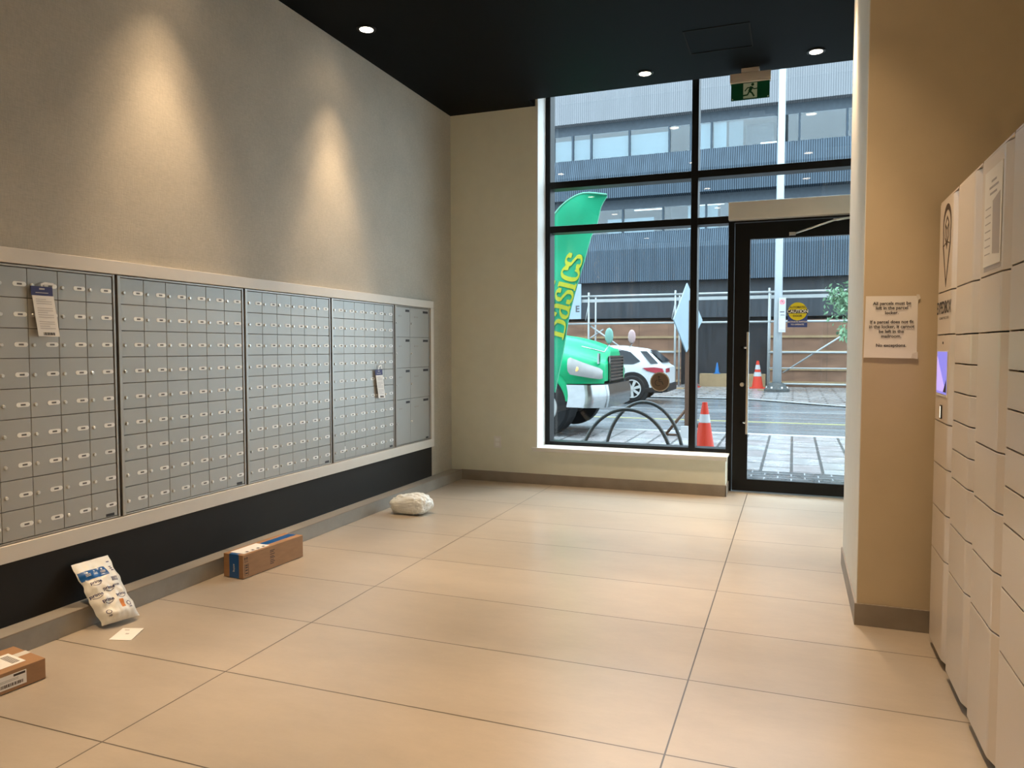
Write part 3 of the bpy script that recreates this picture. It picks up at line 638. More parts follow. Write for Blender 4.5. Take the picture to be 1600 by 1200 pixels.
b1 = empty('cardboard_box', (-3.28, 2.25, 0), 'brown carton with white shipping labels at bottom left picture corner', 'cardboard box')
O = Vector((-3.151, 2.377, 0)); V = Vector((-.045, -.42, 0)).normalized(); U = Vector((-.3, .05, 0)).normalized(); hh = .095; LU, LV = .27, .42
obox(MB(), 0, LU, 0, LV, .002, hh).build('carton', M['card'], b1, bev=.003)
lb = MB(); obox(lb, -.0008, 0, .085, .30, .018, .078); obox(lb, .05, .20, .06, .20, hh, hh+.0008); obox(lb, .10, .25, .12, .34, hh+.0008, hh+.0016); lb.build('shipping_label', M['paper'], b1)
pr = MB()
pf = lambda x, y, t=0: bp(-.0008-t, x, y)
random.seed(3); q = .10
while q < .26:
    w_ = random.choice((.002, .003, .005)); pr.plate([(q, .026), (q+w_, .026), (q+w_, .040), (q, .040)], pf, .0004); q += w_+random.choice((.002, .003))
pr.plate([(.09, .064), (.14, .064), (.14, .074), (.09, .074)], pf, .0004)
for z in (.050, .056): pr.plate([(.12, z), (.28, z), (.28, z+.001), (.12, z+.001)], pf, .0004)
for i in range(10): obox(pr, .07+.011*i, .075+.011*i, .075, .11, hh+.0008, hh+.0014)
for i in range(5): obox(pr, .12, .20, .22+.015*i, .225+.015*i, hh+.0016, hh+.002)
obox(pr, .13, .16, .14, .19, hh+.0016, hh+.002)
pr.build('label_print', bpy.data.materials['dark_print'], b1)
tp = MB(); obox(tp, LU*.45, LU*.62, -.0008, LV, hh, hh+.0004); tp.build('clear_tape', M['tapew'], b1)

# leaning mailer bag
mb_ = empty('mailer_bag', (-3.40, 3.0, 0), 'white padded mailer bag leaning on the curb and dark panel', 'parcel')
B0, B1, T0, T1 = Vector((-3.432, 2.905, .012)), Vector((-3.375, 3.098, .012)), Vector((-3.628, 2.892, .322)), Vector((-3.628, 3.122, .318))
NB = ((B1-B0).cross(T0-B0)).normalized()
if NB.x < 0: NB = -NB
def bagp(u, v, side=1, h=0):
    p = (B0*(1-u)+B1*u)*(1-v)+(T0*(1-u)+T1*u)*v
    e1 = max(0, 1-abs(2*u-1)**3.5); e2 = max(0, min(1, v*9)**.6*min(1, (1-v)*3.2))
    th = .050*e1*e2*(1.25-.65*v)
    nn = noise.noise(Vector((u*5, v*8, 3*side)))*.018*e1*min(1, e2+.3) + noise.noise(Vector((u*14, v*16, 7)))*.004*min(1, e2+.3)
    edge = noise.noise(Vector((v*7, 2 if u > .5 else 5, 0)))*.012*abs(2*u-1)**3
    p = p+(B1-B0).normalized()*edge+NB*(side*th*(1 if side > 0 else .45)+nn+.018)
    return p+NB*h
g = MB(); g.grid(30, 40, lambda u, v: bagp(u, v, 1)); g.grid(30, 40, lambda u, v: bagp(u, v, -1)-NB*.002)
g.build('bag', M['film'], mb_, normals=False)
BW, BH = .21, .37
bf = lambda x, y, t=0: bagp(min(1, max(0, x/BW)), min(1, max(0, y/BH)), 1, .0012+t)
def curvedpatch(mb, x0, x1, y0, y1, n=8, h=.0004):
    mb.grid(n, n, lambda u, v: bf(x0+(x1-x0)*u, y0+(y1-y0)*v, h))
pt = MB(); curvedpatch(pt, .004, .148, .258, .312, 12); pt.build('blue_panel', M['tape'], mb_, normals=False)
wp = MB()
for cx in (.045, .085, .125):
    wp.plate(disc_pts(cx, .300, .005, 10), lambda x, y, t=0: bf(x, y, t+.0006), .0004)
    for z in (.288, .283, .278): wp.plate([(cx-.012, z), (cx+.012, z), (cx+.012, z+.002), (cx-.012, z+.002)], lambda x, y, t=0: bf(x, y, t+.0006), .0004)
wp.build('panel_print', M['plate'], mb_)
for cx, cy_ in ((.060, .235), (.105, .185), (.035, .165), (.070, .120), (.150, .135)):
    ink = MB(); ink.text('prime', .026, lambda x, y, t: bf(cx+x, cy_+y, t), .0003, bold=.02)
    ink.strip([(cx-.022+.044*k/8, cy_-.012-.008*sin(pi*k/8)) for k in range(9)], .003, bf, .0003); ink.build('blue_word', M['navy'], mb_)
ink = MB()
for cx, cy_ in ((.150, .19),):
    ink.text('SAVER', .014, lambda x, y, t: bf(cx+x, cy_+y, t), .0003, bold=.02)
for i in range(6): ink.plate([(.145+.006*i, .215), (.148+.006*i, .215), (.148+.006*i, .240), (.145+.006*i, .240)], bf, .0003)
for z in (.33, .30, .288, .276): ink.plate([(.175, z), (.192, z), (.192, z+.006), (.175, z+.006)], bf, .0003)
for cx, cy_ in ((.045, .055), (.165, .075)):
    ink.strip(disc_pts(cx, cy_, .011, 12), .003, bf, .0003, closed=True); ink.text('AB', .012, lambda x, y, t: bf(cx+x, cy_-.022+y, t), .0003, bold=.02)
ink.build('fine_print', M['navy'], mb_)
og = MB(); curvedpatch(og, .118, .142, .060, .105, 6); og.build('orange_mark', M['orange'], mb_, normals=False)

# card on the floor
cdm = empty('card', (-3.24, 2.9, 0), 'small white card lying flat before the mailer bag', 'card')
MB().add([(-3.266, 2.811, .001), (-3.152, 2.845, .001), (-3.218, 2.988, .004), (-3.331, 2.956, .001), (-3.266, 2.811, .0022), (-3.152, 2.845, .0022), (-3.218, 2.988, .0052), (-3.331, 2.956, .0022)],
         [(0, 3, 2, 1), (4, 5, 6, 7), (0, 1, 5, 4), (1, 2, 6, 5), (2, 3, 7, 6), (3, 0, 4, 7)]).build('paper', M['paper'], cdm)
cp = plane_fn((-3.24, 2.90, .0042), (.112, .034, 0), (-.065, .145, 0))
MB().plate([(-.008, -.006), (.010, -.006), (.010, .008), (-.008, .008)], cp, .0003).plate([(-.035, .046), (-.01, .046), (-.01, .056), (-.035, .056)], cp, .0003).build('print', bpy.data.materials['grey_print'], cdm)

# plastic bag
def blob(u, v):
    a = 2*pi*u; b = pi*(v-.5)
    x, y, z = cos(a)*cos(b), sin(a)*cos(b), sin(b)
    x = math.copysign(abs(x)**.55, x); y = math.copysign(abs(y)**.75, y)
    q = Vector((x*1.5, y*1.5, z*1.5+2))
    n = noise.noise(q)*.14
    # film pulled into pointed folds
    for f, k_ in ((2.2, .13), (4.5, .07)):
        d = noise.voronoi(Vector((x*f+.4*y*f, y*f, z*f*.8)))[0]; n += (d[1]-d[0])*k_-.02
    n += .16*max(0, x-.55)*max(0, .6-abs(z-.25))*2
    s = 1.0+n
    return Vector((-3.225+x*.185*s, 5.98+y*.115*s, max(.002, z*.098*s+.080+.022*x*max(0, z))))
T(MB().grid(72, 40, blob, smooth=False, closeu=True).build('plastic_bag', M['plastic'], normals=False), 'crumpled grey-white plastic parcel alone on the floor by the curb', 'plastic bag')

# ------------------------------------------------------------------ outdoors: ground
ZG = -.03
struct('sidewalk_near', MB().box((-14, 8.2, -.3), (10, 9.75, ZG)), M['setts'], 'wet dark sett strip outside the door')
struct('sidewalk_pavers', MB().box((-14, 9.75, -.3), (10, 13.75, ZG)), M['paver'], 'wet pale paved sidewalk')
struct('kerb_near', MB().box((-14, 13.75, -.3), (10, 13.95, ZG+.005)), M['kerb'], 'near concrete kerb')
struct('road', MB().box((-14, 13.95, -.4), (10, 26, ZG-.03)), M['asphalt'], 'wet asphalt road')
struct('road_line', MB().box((-14, 16.38, ZG-.03), (10, 16.50, ZG-.026)), M['lineY'], 'yellow line on the road')
struct('road_seam', MB().box((-14, 19.2, ZG-.03), (10, 19.32, ZG-.027)), M['lineW'], 'pale seam on the road')
far = [(-14, 23.4), (-1.3, 23.4), (1.3, 21.3), (10, 21.3), (10, 34), (-14, 34)]
struct('sidewalk_far', MB().prism(far, lambda x, y: (x, y, -.35), lambda x, y: (x, y, ZG+.0)), M['far_paver'], 'wet paved sidewalk across the road')
kr = MB(); FG = lambda x, y, t=0: Vector((x, y, ZG+t)); kr.strip([(-14, 23.4), (-1.3, 23.4), (1.3, 21.3), (10, 21.3)], .22, FG, .008)
struct('kerb_far', kr, M['kerb'], 'far concrete kerb')

# ------------------------------------------------------------------ outdoors: office building
YF = 31.5
of = empty('office_building', (-2, YF, ZG), 'ribbed slate and pale office building across the street', 'building')
X0, X1 = -16, 8
def band(nm, m, pts):  # pts (y, z)
    return MB().prism(pts, lambda y, z: (X0, y, z), lambda y, z: (X1, y, z)).build(nm, m, of)
band('pale_band', M['rib_light'], [(31.5, 11.08), (31.5, 17), (33, 17), (33, 11.08)])
band('upper_slate_band', M['rib_dark'], [(31.35, 7.79), (31.35, 8.75), (31.6, 9.54), (33, 9.54), (33, 7.79)])
band('lower_slate_band', M['rib_dark'], [(31.3, 4.25), (31.3, 5.60), (31.6, 6.34), (33, 6.34), (33, 4.25)])
band('dark_fascia', M['smooth'], [(31.7, 2.74), (31.7, 4.25), (32.4, 4.25), (32.4, 2.74)])
band('ground_floor_wall', M['void'], [(32.0, ZG), (32.0, 2.74), (32.4, 2.74), (32.4, ZG)])
for z0, z1, nm in ((9.54, 11.08, 'upper'), (6.34, 7.79, 'lower')):
    bx('office_floor', (X0, 32.8, z0-.2), (X1, 38, z0), M['roomd'], of); bx('office_ceiling', (X0, 32.2, z1+.0), (X1, 38, z1+.2), M['room'], of)
    bx('office_wall', (X0, 37.5, z0), (X1, 37.8, z1), M['room'], of)
    bx('soffit_band', (X0, 31.9, z1-.42), (X1, 32.1, z1), M['soffit'], of)
    bx('glazing', (X0, 31.85, z0), (X1, 31.87, z1-.42), M['bglass'], of)
for x in (-12.2, -11.1, -9.98, -9.12, -8.3, -6.64, -4.97, -4.1, -3.27, -.72, .07, 1.78, 3.4, 5):
    bx('upper_mullion', (x-.04, 31.78, 9.54), (x+.04, 31.9, 10.66), M['mull'], of)
for x in (-11.6, -10.2, -8.5, -6.9, -5.2, -3.45, -1.7, .1, 1.9, 3.6): bx('lower_mullion', (x-.04, 31.78, 6.34), (x+.04, 31.9, 7.37), M['mull'], of)
for x0, x1, z0, z1, m in ((-3.9, -3.3, 9.54, 10.66, 'curtain'), (-3.2, -2.7, 9.54, 10.66, 'curtain'), (-2.6, -2.05, 9.54, 10.66, 'room'), (-10.0, -5.0, 9.54, 10.5, 'curtain'), (-4.2, -3.0, 6.34, 7.37, 'curtain'), (-7.6, -5.6, 6.34, 7.0, 'curtain')):
    bx('window_blind', (x0, 32.0, z0), (x1, 32.03, z1), M[m], of)
bx('dark_partition', (-2.0, 32.6, 9.54), (-.9, 32.7, 10.6), M['roomd'], of); bx('dark_partition', (-5.0, 32.6, 6.34), (-4.3, 32.7, 7.6), M['roomd'], of); bx('dark_partition', (-2.9, 32.0, 6.34), (X1, 32.05, 7.37), M['smooth'], of)
for x0, x1, z, y in ((-1.38, -.72, 9.72, 32.1), (-6.5, -5.3, 7.44, 32.25), (-3.8, -2.75, 7.42, 31.97), (-10.3, -9.5, 7.44, 32.2)):
    bx('fluorescent_light', (x0, y, z-.07), (x1, y+.15, z), M['fluor'], of)

# hoardings
def hoard(xa, xb, label):
    e = empty('plywood_hoarding', ((xa+xb)/2, 31, ZG), label, 'hoarding', 'plywood hoardings behind the scaffold')
    bx('plywood', (xa, 30.98, ZG), (xb, 31.02, 2.58), M['ply'], e)
    for z in (.10, .62, 1.30, 1.88): bx('batten', (xa, 30.92, z), (xb, 30.98, z+.09), M['timber'], e)
hoard(-13, -4.28, 'left plywood hoarding behind the white car and green truck')
hoard(-.95, 6, 'right plywood hoarding behind the lamp post and tree')
bx('timber_planter', (-3.45, 30.2, ZG), (-1.0, 30.8, .47), M['timber']); T(bpy.data.objects['timber_planter'], 'long low timber box against the dark ground floor wall', 'planter')
# scaffold
sc = empty('scaffold', (-2.5, 28.3, ZG), 'galvanised tube scaffold in front of the office building', 'scaffold')
px = [-10.8, -7.45, -4.14, -.84, 2.45, 5.7]
for x in px:
    MB().tube([(x, 28.3, ZG+.02), (x, 28.3, 3.62)], .04, 8).build('post', M['galv'], sc)
    MB().box((x-.35, 28.1, ZG), (x+.35, 28.5, ZG+.03)).build('base_board', M['timber'], sc)
    MB().tube([(x, 29.4, ZG+.02), (x, 29.4, 3.5)], .035, 8).build('rear_post', M['galv'], sc)
for a, b in zip(px[:-1], px[1:]):
    gap = a == -4.14
    MB().tube([(a, 28.3, 3.47), (b, 28.3, 3.47)], .045, 8).build('top_rail', M['galv'], sc)
    MB().box((a, 28.28, 3.24), (b, 28.36, 3.36)).build('deck_beam', M['galv'], sc)
    MB().tube([(a, 28.3, 2.42), (b, 28.3, 2.42)], .04, 8).build('rail', M['galv'], sc)
    if not gap:
        for z, r_ in ((1.33, .04), (.77, .025), (.21, .035)): MB().tube([(a, 28.3, z), (b, 28.3, z)], r_, 8).build('rail', M['galv'], sc)
MB().tube([(-7.45, 28.35, 2.38), (-5.9, 28.35, 1.3)], .035, 8).tube([(-6.9, 28.45, 2.2), (-8.3, 28.45, 1.3)], .03, 8).build('brace', M['galv'], sc)
MB().tube([(-.35, 28.4, .6), (1.72, 28.4, 2.02)], .03, 8).build('brace', M['galv'], sc)
for x in (-7.45, -4.14): MB().tube([(x-.12, 28.3, 2.55), (x, 28.25, 3.1)], .025, 8).build('knee_brace', M['galv'], sc)
MB().box((-8.4, 28.15, 2.6), (-7.72, 28.2, 3.95)).build('hoarding_sign', M['signb']); T(bpy.data.objects['hoarding_sign'], 'grey-white sign board partly hidden behind the green flag', 'sign')
MB().text('E', .34, lambda x, y, t: Vector((-7.86+x, 28.149-t, 2.98+y)), .002, bold=.03).build('letter', M['ink'], bpy.data.objects['hoarding_sign'])
# lamp post + parking sign
lp = empty('lamp_post', (-.52, 27.5, ZG), 'tall pale street lamp post seen through the door glass', 'lamp post')
MB().tube([(-.52, 27.5, ZG+.2), (-.52, 27.5, 4), (-.50, 27.5, 13.5)], .15, 16, r1=.11).build('post', M['pole'], lp)
MB().lathe([(.0, 0), (.42, 0), (.42, .1), (.34, .14), (.26, .28), (.16, .32)], (-.52, 27.5, ZG), n=16).build('base', M['dark_base'], lp)
for a in range(6): MB().lathe([(0, .06), (.035, .06), (.035, 0)], (-.52+.33*cos(a*pi/3), 27.5+.33*sin(a*pi/3), ZG+.12), n=8).build('anchor_bolt', M['steel'], lp)
ps = empty('parking_sign', (-.39, 27.3, 2.02), 'white no-stopping sign on the lamp post', 'sign')
bx('panel', (-.50, 27.26, 2.02), (-.27, 27.28, 3.2), M['signw'], ps)
FP = plane_fn((-.385, 27.258, 0), (1, 0, 0), (0, 0, 1))
MB().strip(disc_pts(0, 3.05, .07, 20), .02, FP, .002, closed=True).strip([(-.045, 3.10), (.045, 3.0)], .018, FP, .002).build('red_ring', M['red'], ps)
MB().text('P', .1, lambda x, y, t: FP(x, 3.05+y, .001), .001, bold=.03).plate([(-.07, 2.70), (.07, 2.70), (.07, 2.73), (-.07, 2.73)], FP).plate([(-.05, 2.6), (.08, 2.6), (.08, 2.62), (-.05, 2.62)], FP).build('black_print', M['ink'], ps)
bx('lower_panel', (-.49, 27.255, 2.1), (-.28, 27.26, 2.5), mat('pinkish_sign', (.25, .22, .26), .5), ps)

# cones
def cone(x, y, z, h, label, colour='cone', bands=1, nm='traffic_cone'):
    e = empty(nm, (x, y, z), label, 'traffic cone')
    r0, r1 = h*.20, h*.045
    f = lambda a: r0+(r1-r0)*a
    MB().lathe([(f(0), .03), (f(.0), .03), (f(1), h), (0, h)], (x, y, z)).build('cone_body', M[colour], e)
    s = h*.27; MB().box((x-s, y-s, z), (x+s, y+s, z+.032)).build('base', M[colour], e, bev=.004)
    bs = {0: [], 1: [(.62, .78)], 2: [(.42, .58), (.68, .85)]}[bands]
    for a, b in bs: MB().lathe([(f(a)*1.03, .03+(h-.03)*a), (f(b)*1.05, .03+(h-.03)*b)], (x, y, z)).build('reflective_band', M['band'], e)
    MB().lathe([(r1*.9, h*.9), (r1*1.02, h+.004), (r1*.5, h+.004)], (x, y, z)).build('tip', M[colour], e)
cone(-1.15, 10.75, ZG, .76, 'large orange traffic cone just outside the window by the door')
cone(-1.25, 29.6, ZG, 1.03, 'orange cone with white bands across the street, seen through the door', bands=2)
cone(-3.62, 29.6, ZG, .98, 'orange cone across the street right beside the black mullion', bands=2)
cone(-2.80, 30.4, .47, .44, 'small blue cone standing on the timber box', 'bluec', 0)

# bike rack hoops
rk = empty('bike_rack', (-1.9, 9.6, ZG), 'two overlapping dark steel bicycle hoops just outside the window', 'bike rack')
MB().tube([(-1.985+.57*cos(a), 9.45+.1*cos(a), ZG+.74*sin(a)+.0) for a in [pi*i/36 for i in range(37)]], .024, 10).build('hoop', M['hoop'], rk)
MB().tube([(-1.835+.52*cos(a), 9.85, ZG+.81*sin(a)) for a in [pi*i/36 for i in range(37)]], .024, 10).build('hoop', M['hoop'], rk)

# construction sign on a stand, seen from behind
cs = empty('road_work_sign', (-1.75, 13.0, ZG), 'pale diamond sign on a wooden stand behind the black mullion', 'sign')
MB().prism([(-.33, 0), (0, .62), (.40, 0), (0, -.55)], lambda a, z: (-1.72+a*.55, 13.0+a*.83, 1.97+z), lambda a, z: (-1.70+a*.55, 12.985+a*.83, 1.97+z)).build('diamond_panel', M['signb'], cs)
MB().box((-1.73, 13.02, ZG+.02), (-1.66, 13.09, 2.3)).build('upright', M['wood'], cs)
MB().tube([(-1.70, 13.05, .45), (-2.05, 13.1, ZG+.03)], .025, 8).tube([(-1.70, 13.05, .45), (-1.45, 13.3, ZG+.03)], .025, 8).tube([(-2.12, 13.1, ZG+.02), (-1.35, 13.1, ZG+.02)], .018, 8).build('stand_legs', M['wood'], cs)
MB().box((-1.78, 12.92, ZG), (-1.66, 13.0, .16)).build('sandbag', M['signw'], cs)

# tree
tr = empty('street_tree', (2.6, 22.5, ZG), 'light green leafy street tree at the right edge of the door glass', 'tree')
MB().tube([(2.6, 22.5, ZG), (2.55, 22.5, 1.6), (2.6, 22.5, 4.2)], .07, 8, r1=.03).tube([(2.55, 22.5, 2.0), (1.7, 22.5, 2.7), (1.15, 22.5, 2.85)], .03, 6, r1=.008).tube([(2.55, 22.5, 1.3), (1.8, 22.5, 1.75), (1.3, 22.5, 1.9)], .02, 6, r1=.006).build('trunk', M['bark'], tr)
random.seed(11); lf = MB()
clusters = [((1.40, 22.5, 2.72), .50, 420), ((1.12, 22.5, 2.95), .26, 150), ((1.65, 22.5, 2.35), .3, 120), ((1.33, 22.4, 1.9), .13, 40), ((2.3, 22.5, 2.9), .8, 420), ((2.7, 22.6, 3.8), .7, 300)]
for c, r_, n in clusters:
    for i in range(n):
        p = Vector(c)+Vector([random.gauss(0, .5)*r_ for _ in range(3)])
        d = Vector((random.uniform(-1, 1), random.uniform(-1, 1), random.uniform(-1.2, .2))).normalized(); s = d.cross(Vector((random.random(), random.random(), random.random()))).normalized(); l = random.uniform(.10, .19)
        lf.add([p, p+d*l*.5+s*l*.22, p+d*l, p+d*l*.5-s*l*.22], [(0, 1, 2, 3)])
lf.build('foliage', M['leaf'], tr, normals=False)

# ------------------------------------------------------------------ feather flag
fl = empty('feather_flag', (-3.42, 10.5, ZG), 'tall green feather flag with yellow lettering outside the window', 'flag')
YFL = 10.5
right = [(-2.51, 3.633), (-2.60, 3.50), (-2.655, 3.25), (-2.725, 3.08), (-2.80, 2.82), (-2.895, 2.55), (-2.97, 2.27), (-3.06, 1.90), (-3.13, 1.53), (-3.20, 1.15), (-3.255, .844)]
left = [(-2.51, 3.66), (-2.85, 3.70), (-3.10, 3.60), (-3.27, 3.44), (-3.38, 3.23), (-3.46, 2.95), (-3.50, 2.6), (-3.52, 2.2), (-3.53, 1.8), (-3.53, 1.3), (-3.53, .84)]
def lerp(L, v):
    k = v*(len(L)-1); i = min(int(k), len(L)-2); t = k-i; a, b = L[i], L[i+1]
    i0, i3 = L[max(i-1, 0)], L[min(i+2, len(L)-1)]
    return tuple(.5*(2*a[q]+(b[q]-i0[q])*t+(2*i0[q]-5*a[q]+4*b[q]-i3[q])*t*t+(3*a[q]-i0[q]-3*b[q]+i3[q])*t**3) for q in (0, 1))
def flagp(u, v, h=0):
    a = lerp(left, v); b = lerp(right, v)
    x = a[0]+(b[0]-a[0])*u; z = a[1]+(b[1]-a[1])*u
    y = YFL+.035*sin(x*9+z*3.5)*min(1, u*2)+.02*sin(z*6-x*5)
    return Vector((x, y-h, z))
g = MB(); g.grid(20, 60, lambda u, v: flagp(u, v)); g.grid(20, 60, lambda u, v: flagp(u, v, -.003)); g.build('cloth', M['flag'], fl, normals=False)
g = MB(); g.tube([flagp(0, i/40) for i in range(41)]+[Vector((-3.53, YFL, ZG+.02))], .013, 8); g.build('pole', M['flage'], fl)
MB().tube([flagp(1, i/40) for i in range(41)], .006, 6).build('hem', M['flage'], fl)
MB().lathe([(0, .0), (.22, .0), (.20, .04), (.03, .05), (.03, .3)], (-3.53, YFL, ZG), n=20).build('base', M['frame'], fl)
def cr(pts, n=6):
    out = []
    for i in range(len(pts)-1):
        p0, p1, p2, p3 = pts[max(i-1, 0)], pts[i], pts[i+1], pts[min(i+2, len(pts)-1)]
        for k in range(n):
            t = k/n; out.append(tuple(.5*(2*p1[q]+(p2[q]-p0[q])*t+(2*p0[q]-5*p1[q]+4*p2[q]-p3[q])*t*t+(3*p1[q]-p0[q]-3*p2[q]+p3[q])*t**3) for q in (0, 1)))
    return out+[pts[-1]]
GL = {
 'B': ([[(0.08, 0), (.08, 1)], cr([(0, .97), (.3, .97), (.46, .88), (.48, .74), (.42, .60), (.28, .54), (.1, .54)]), cr([(.1, .53), (.36, .52), (.54, .42), (.57, .27), (.52, .1), (.36, .03), (0, .03)]), [(-.08, .03), (.1, .03)], [(-.08, .97), (.1, .97)]], .72),
 'a': ([cr([(.06, .50), (.12, .62), (.26, .66), (.38, .58), (.40, .40), (.40, .10), (.50, .02)]), cr([(.40, .38), (.2, .36), (.07, .25), (.06, .10), (.18, .02), (.32, .05), (.40, .16)])], .58),
 's': ([cr([(.40, .50), (.36, .62), (.22, .66), (.09, .58), (.09, .44), (.24, .35), (.40, .24), (.41, .10), (.26, .02), (.10, .06), (.05, .18)]), [(.41, .62), (.41, .48)], [(.05, .05), (.05, .20)]], .52),
 'i': ([[(.12, 0), (.12, .66)], [(0, .64), (.14, .64)], [(-.01, .02), (.26, .02)], [(.12, .80), (.12, .93)]], .32),
 'c': ([cr([(.44, .48), (.38, .62), (.24, .66), (.10, .56), (.05, .33), (.10, .10), (.26, .01), (.40, .07), (.46, .18)]), [(.44, .62), (.44, .46)]], .52),
 'F': ([[(.08, 0), (.08, 1)], [(0, .97), (.5, .97)], [(.1, .5), (.4, .5)], [(-.05, .03), (.22, .03)], [(.5, 1), (.5, .8)]], .6),
 'o': ([cr([(.26, .66), (.08, .52), (.05, .32), (.10, .10), (.26, .0), (.42, .12), (.47, .33), (.42, .55), (.26, .66)])], .56),
 'd': ([cr([(.40, .5), (.26, .64), (.10, .56), (.05, .32), (.10, .08), (.24, .01), (.40, .14)]), [(.42, 1), (.42, 0)], [(.30, .97), (.42, .97)], [(.42, .03), (.54, .03)]], .6)}
def flag_word(word, size, x0, z0, x1, z1, m, nm, part):
    d = Vector((x1-x0, z1-z0)).normalized(); n = Vector((-d.y, d.x)); a = 0; mb = MB()
    def fn(x, y, t=0):
        p = Vector((x0, z0))+d*x*size+n*y*size
        yy = YFL+.035*sin(p.x*9+p.y*3.5)*.9+.02*sin(p.y*6-p.x*5)
        return Vector((p.x, yy-.012-t*.002, p.y))
    for ch in word:
        st, adv = GL[ch]
        for s in st:
            s2 = []
            for i in range(len(s)-1):
                for k_ in range(3): s2.append((s[i][0]+(s[i+1][0]-s[i][0])*k_/3, s[i][1]+(s[i+1][1]-s[i][1])*k_/3))
            s2.append(s[-1])
            mb.strip([(a+x, y) for x, y in s2], lambda dx, dy: .05+.115*abs(dy)**1.5, fn, 1)
        a += adv
    mb.build(nm, m, part)
flag_word('Basics', .385, -3.14, 1.64, -2.835, 2.83, M['flagy'], 'yellow_word', fl)
flag_word('Food', .35, -3.37, 1.42, -3.24, 2.40, M['flagb'], 'pale_word', fl)

# ------------------------------------------------------------------ truck
tk = empty('truck', (-5, 13.4, ZG), 'bright green delivery truck nose parked outside the window', 'truck')
YC = 13.4
def hood(u, v):
    # u 0..1 along x (back to nose), v 0..1 across from near side bottom over the top to the far side
    x = -5.6+2.55*u
    k = max(0, (x+4.1)/1.05); k = min(1, k)
    top = 1.86-.20*u-.17*k**2.2
    hw = 1.15-.28*k**2.5
    bot = .88 if x > -3.6 else .95
    a = pi*(1-v)          # pi -> near side
    cx, sz = cos(a), sin(a)
    e = .42
    yy = YC+math.copysign(abs(cx)**e, cx)*hw
    zz = bot+(top-bot)*abs(sz)**.75
    # shoulder crease between centre hood and fender
    w_ = abs(yy-YC)/hw
    if .45 < w_ < .98: zz -= .13*sin(pi*(w_-.45)/.53)*(.5+.8*u)
    return Vector((x, yy, max(bot, zz)))
g = MB(); g.grid(34, 40, hood)
# nose closing
ring = [hood(1, j/39) for j in range(40)]
g.grid(6, 40, lambda u, v: Vector((hood(1, v).x+.10*sin(u*pi/2), YC+(hood(1, v).y-YC)*(1-.10*u), .88+(hood(1, v).z-.88)*(1-.12*u*u))))
tipz = [Vector((-2.95, YC+(p.y-YC)*.90, .88+(p.z-.88)*.88)) for p in ring]
g.add(tipz, [tuple(range(40))])
g.build('hood', M['truck'], tk, normals=False)
# fender flare over the wheel
g = MB()
def flare(u, v):
    a = radians(8+165*u); r = .60+.13*v
    return Vector((-4.13+r*cos(a), 12.20+.06*(1-v) if v > .5 else 12.17+.12*(.5-v), .50+r*sin(a)*1.0))
g.grid(20, 4, flare); g.build('wheel_arch', M['truck'], tk, normals=False)
MB().lathe([(0, .0), (.60, .0), (.60, .5)], (-4.13, 12.50, .50), 'y', 32).build('wheel_well', M['rubber'], tk)
gr = MB().box((-2.955, 12.86, .90), (-2.935, 13.94, 1.33)).build('grille', M['grille'], tk)
sl = MB()
for i in range(7): z = .93+.058*i; sl.box((-2.94, 12.88, z), (-2.905, 13.92, z+.024))
for y in (12.86, 13.92): sl.box((-2.945, y, .90), (-2.915, y+.025, 1.34))
sl.box((-2.945, 12.86, 1.33), (-2.915, 13.945, 1.355)); sl.build('grille_bars', M['bumper'], gr)
for sgn, yn in ((1, 0), (-1, 0)):
    def hl(u, v, sgn=sgn):
        x = -3.50+.54*u; y = 12.225+.30*u*u; z = 1.20-.16*u+(.5-v)*(.30-.12*u)*(1 if 0 < u < 1 else .7)
        p = Vector((x, y-.035*sin(pi*v), z-.0))
        if sgn < 0: p.y = 2*YC-p.y
        return p
    h_ = MB().grid(14, 8, hl).build('headlight', M['lamp_glass'], tk, normals=False)
    if sgn > 0: MB().lathe([(0, -.012), (.04, -.008), (.05, 0)], (-3.36, 12.225, 1.14), 'y', 16).build('turn_signal', M['amber'], h_)
bm_ = MB()
def bump(u, v):
    # wraps from near side round the front to the far side
    s = u*2-1; a = abs(s)
    y = YC+1.22*math.copysign(min(1, a*1.25), s)*(1 if a < .8 else 1)
    x = -2.86-.03*a*a - (max(0, a-.60)/.40)**1.4*.62
    z = .46+.41*v+ (.03*a if v < .5 else 0)
    o = .03*sin(pi*v)
    return Vector((x+o, y-math.copysign(o*.5, -s)*0, z))
bm_.grid(44, 8, bump); bm_.build('front_bumper', M['bumper'], tk, normals=False)
MB().box((-3.7, 12.6, .50), (-2.95, 14.2, .92)).build('chassis', M['rubber'], tk)
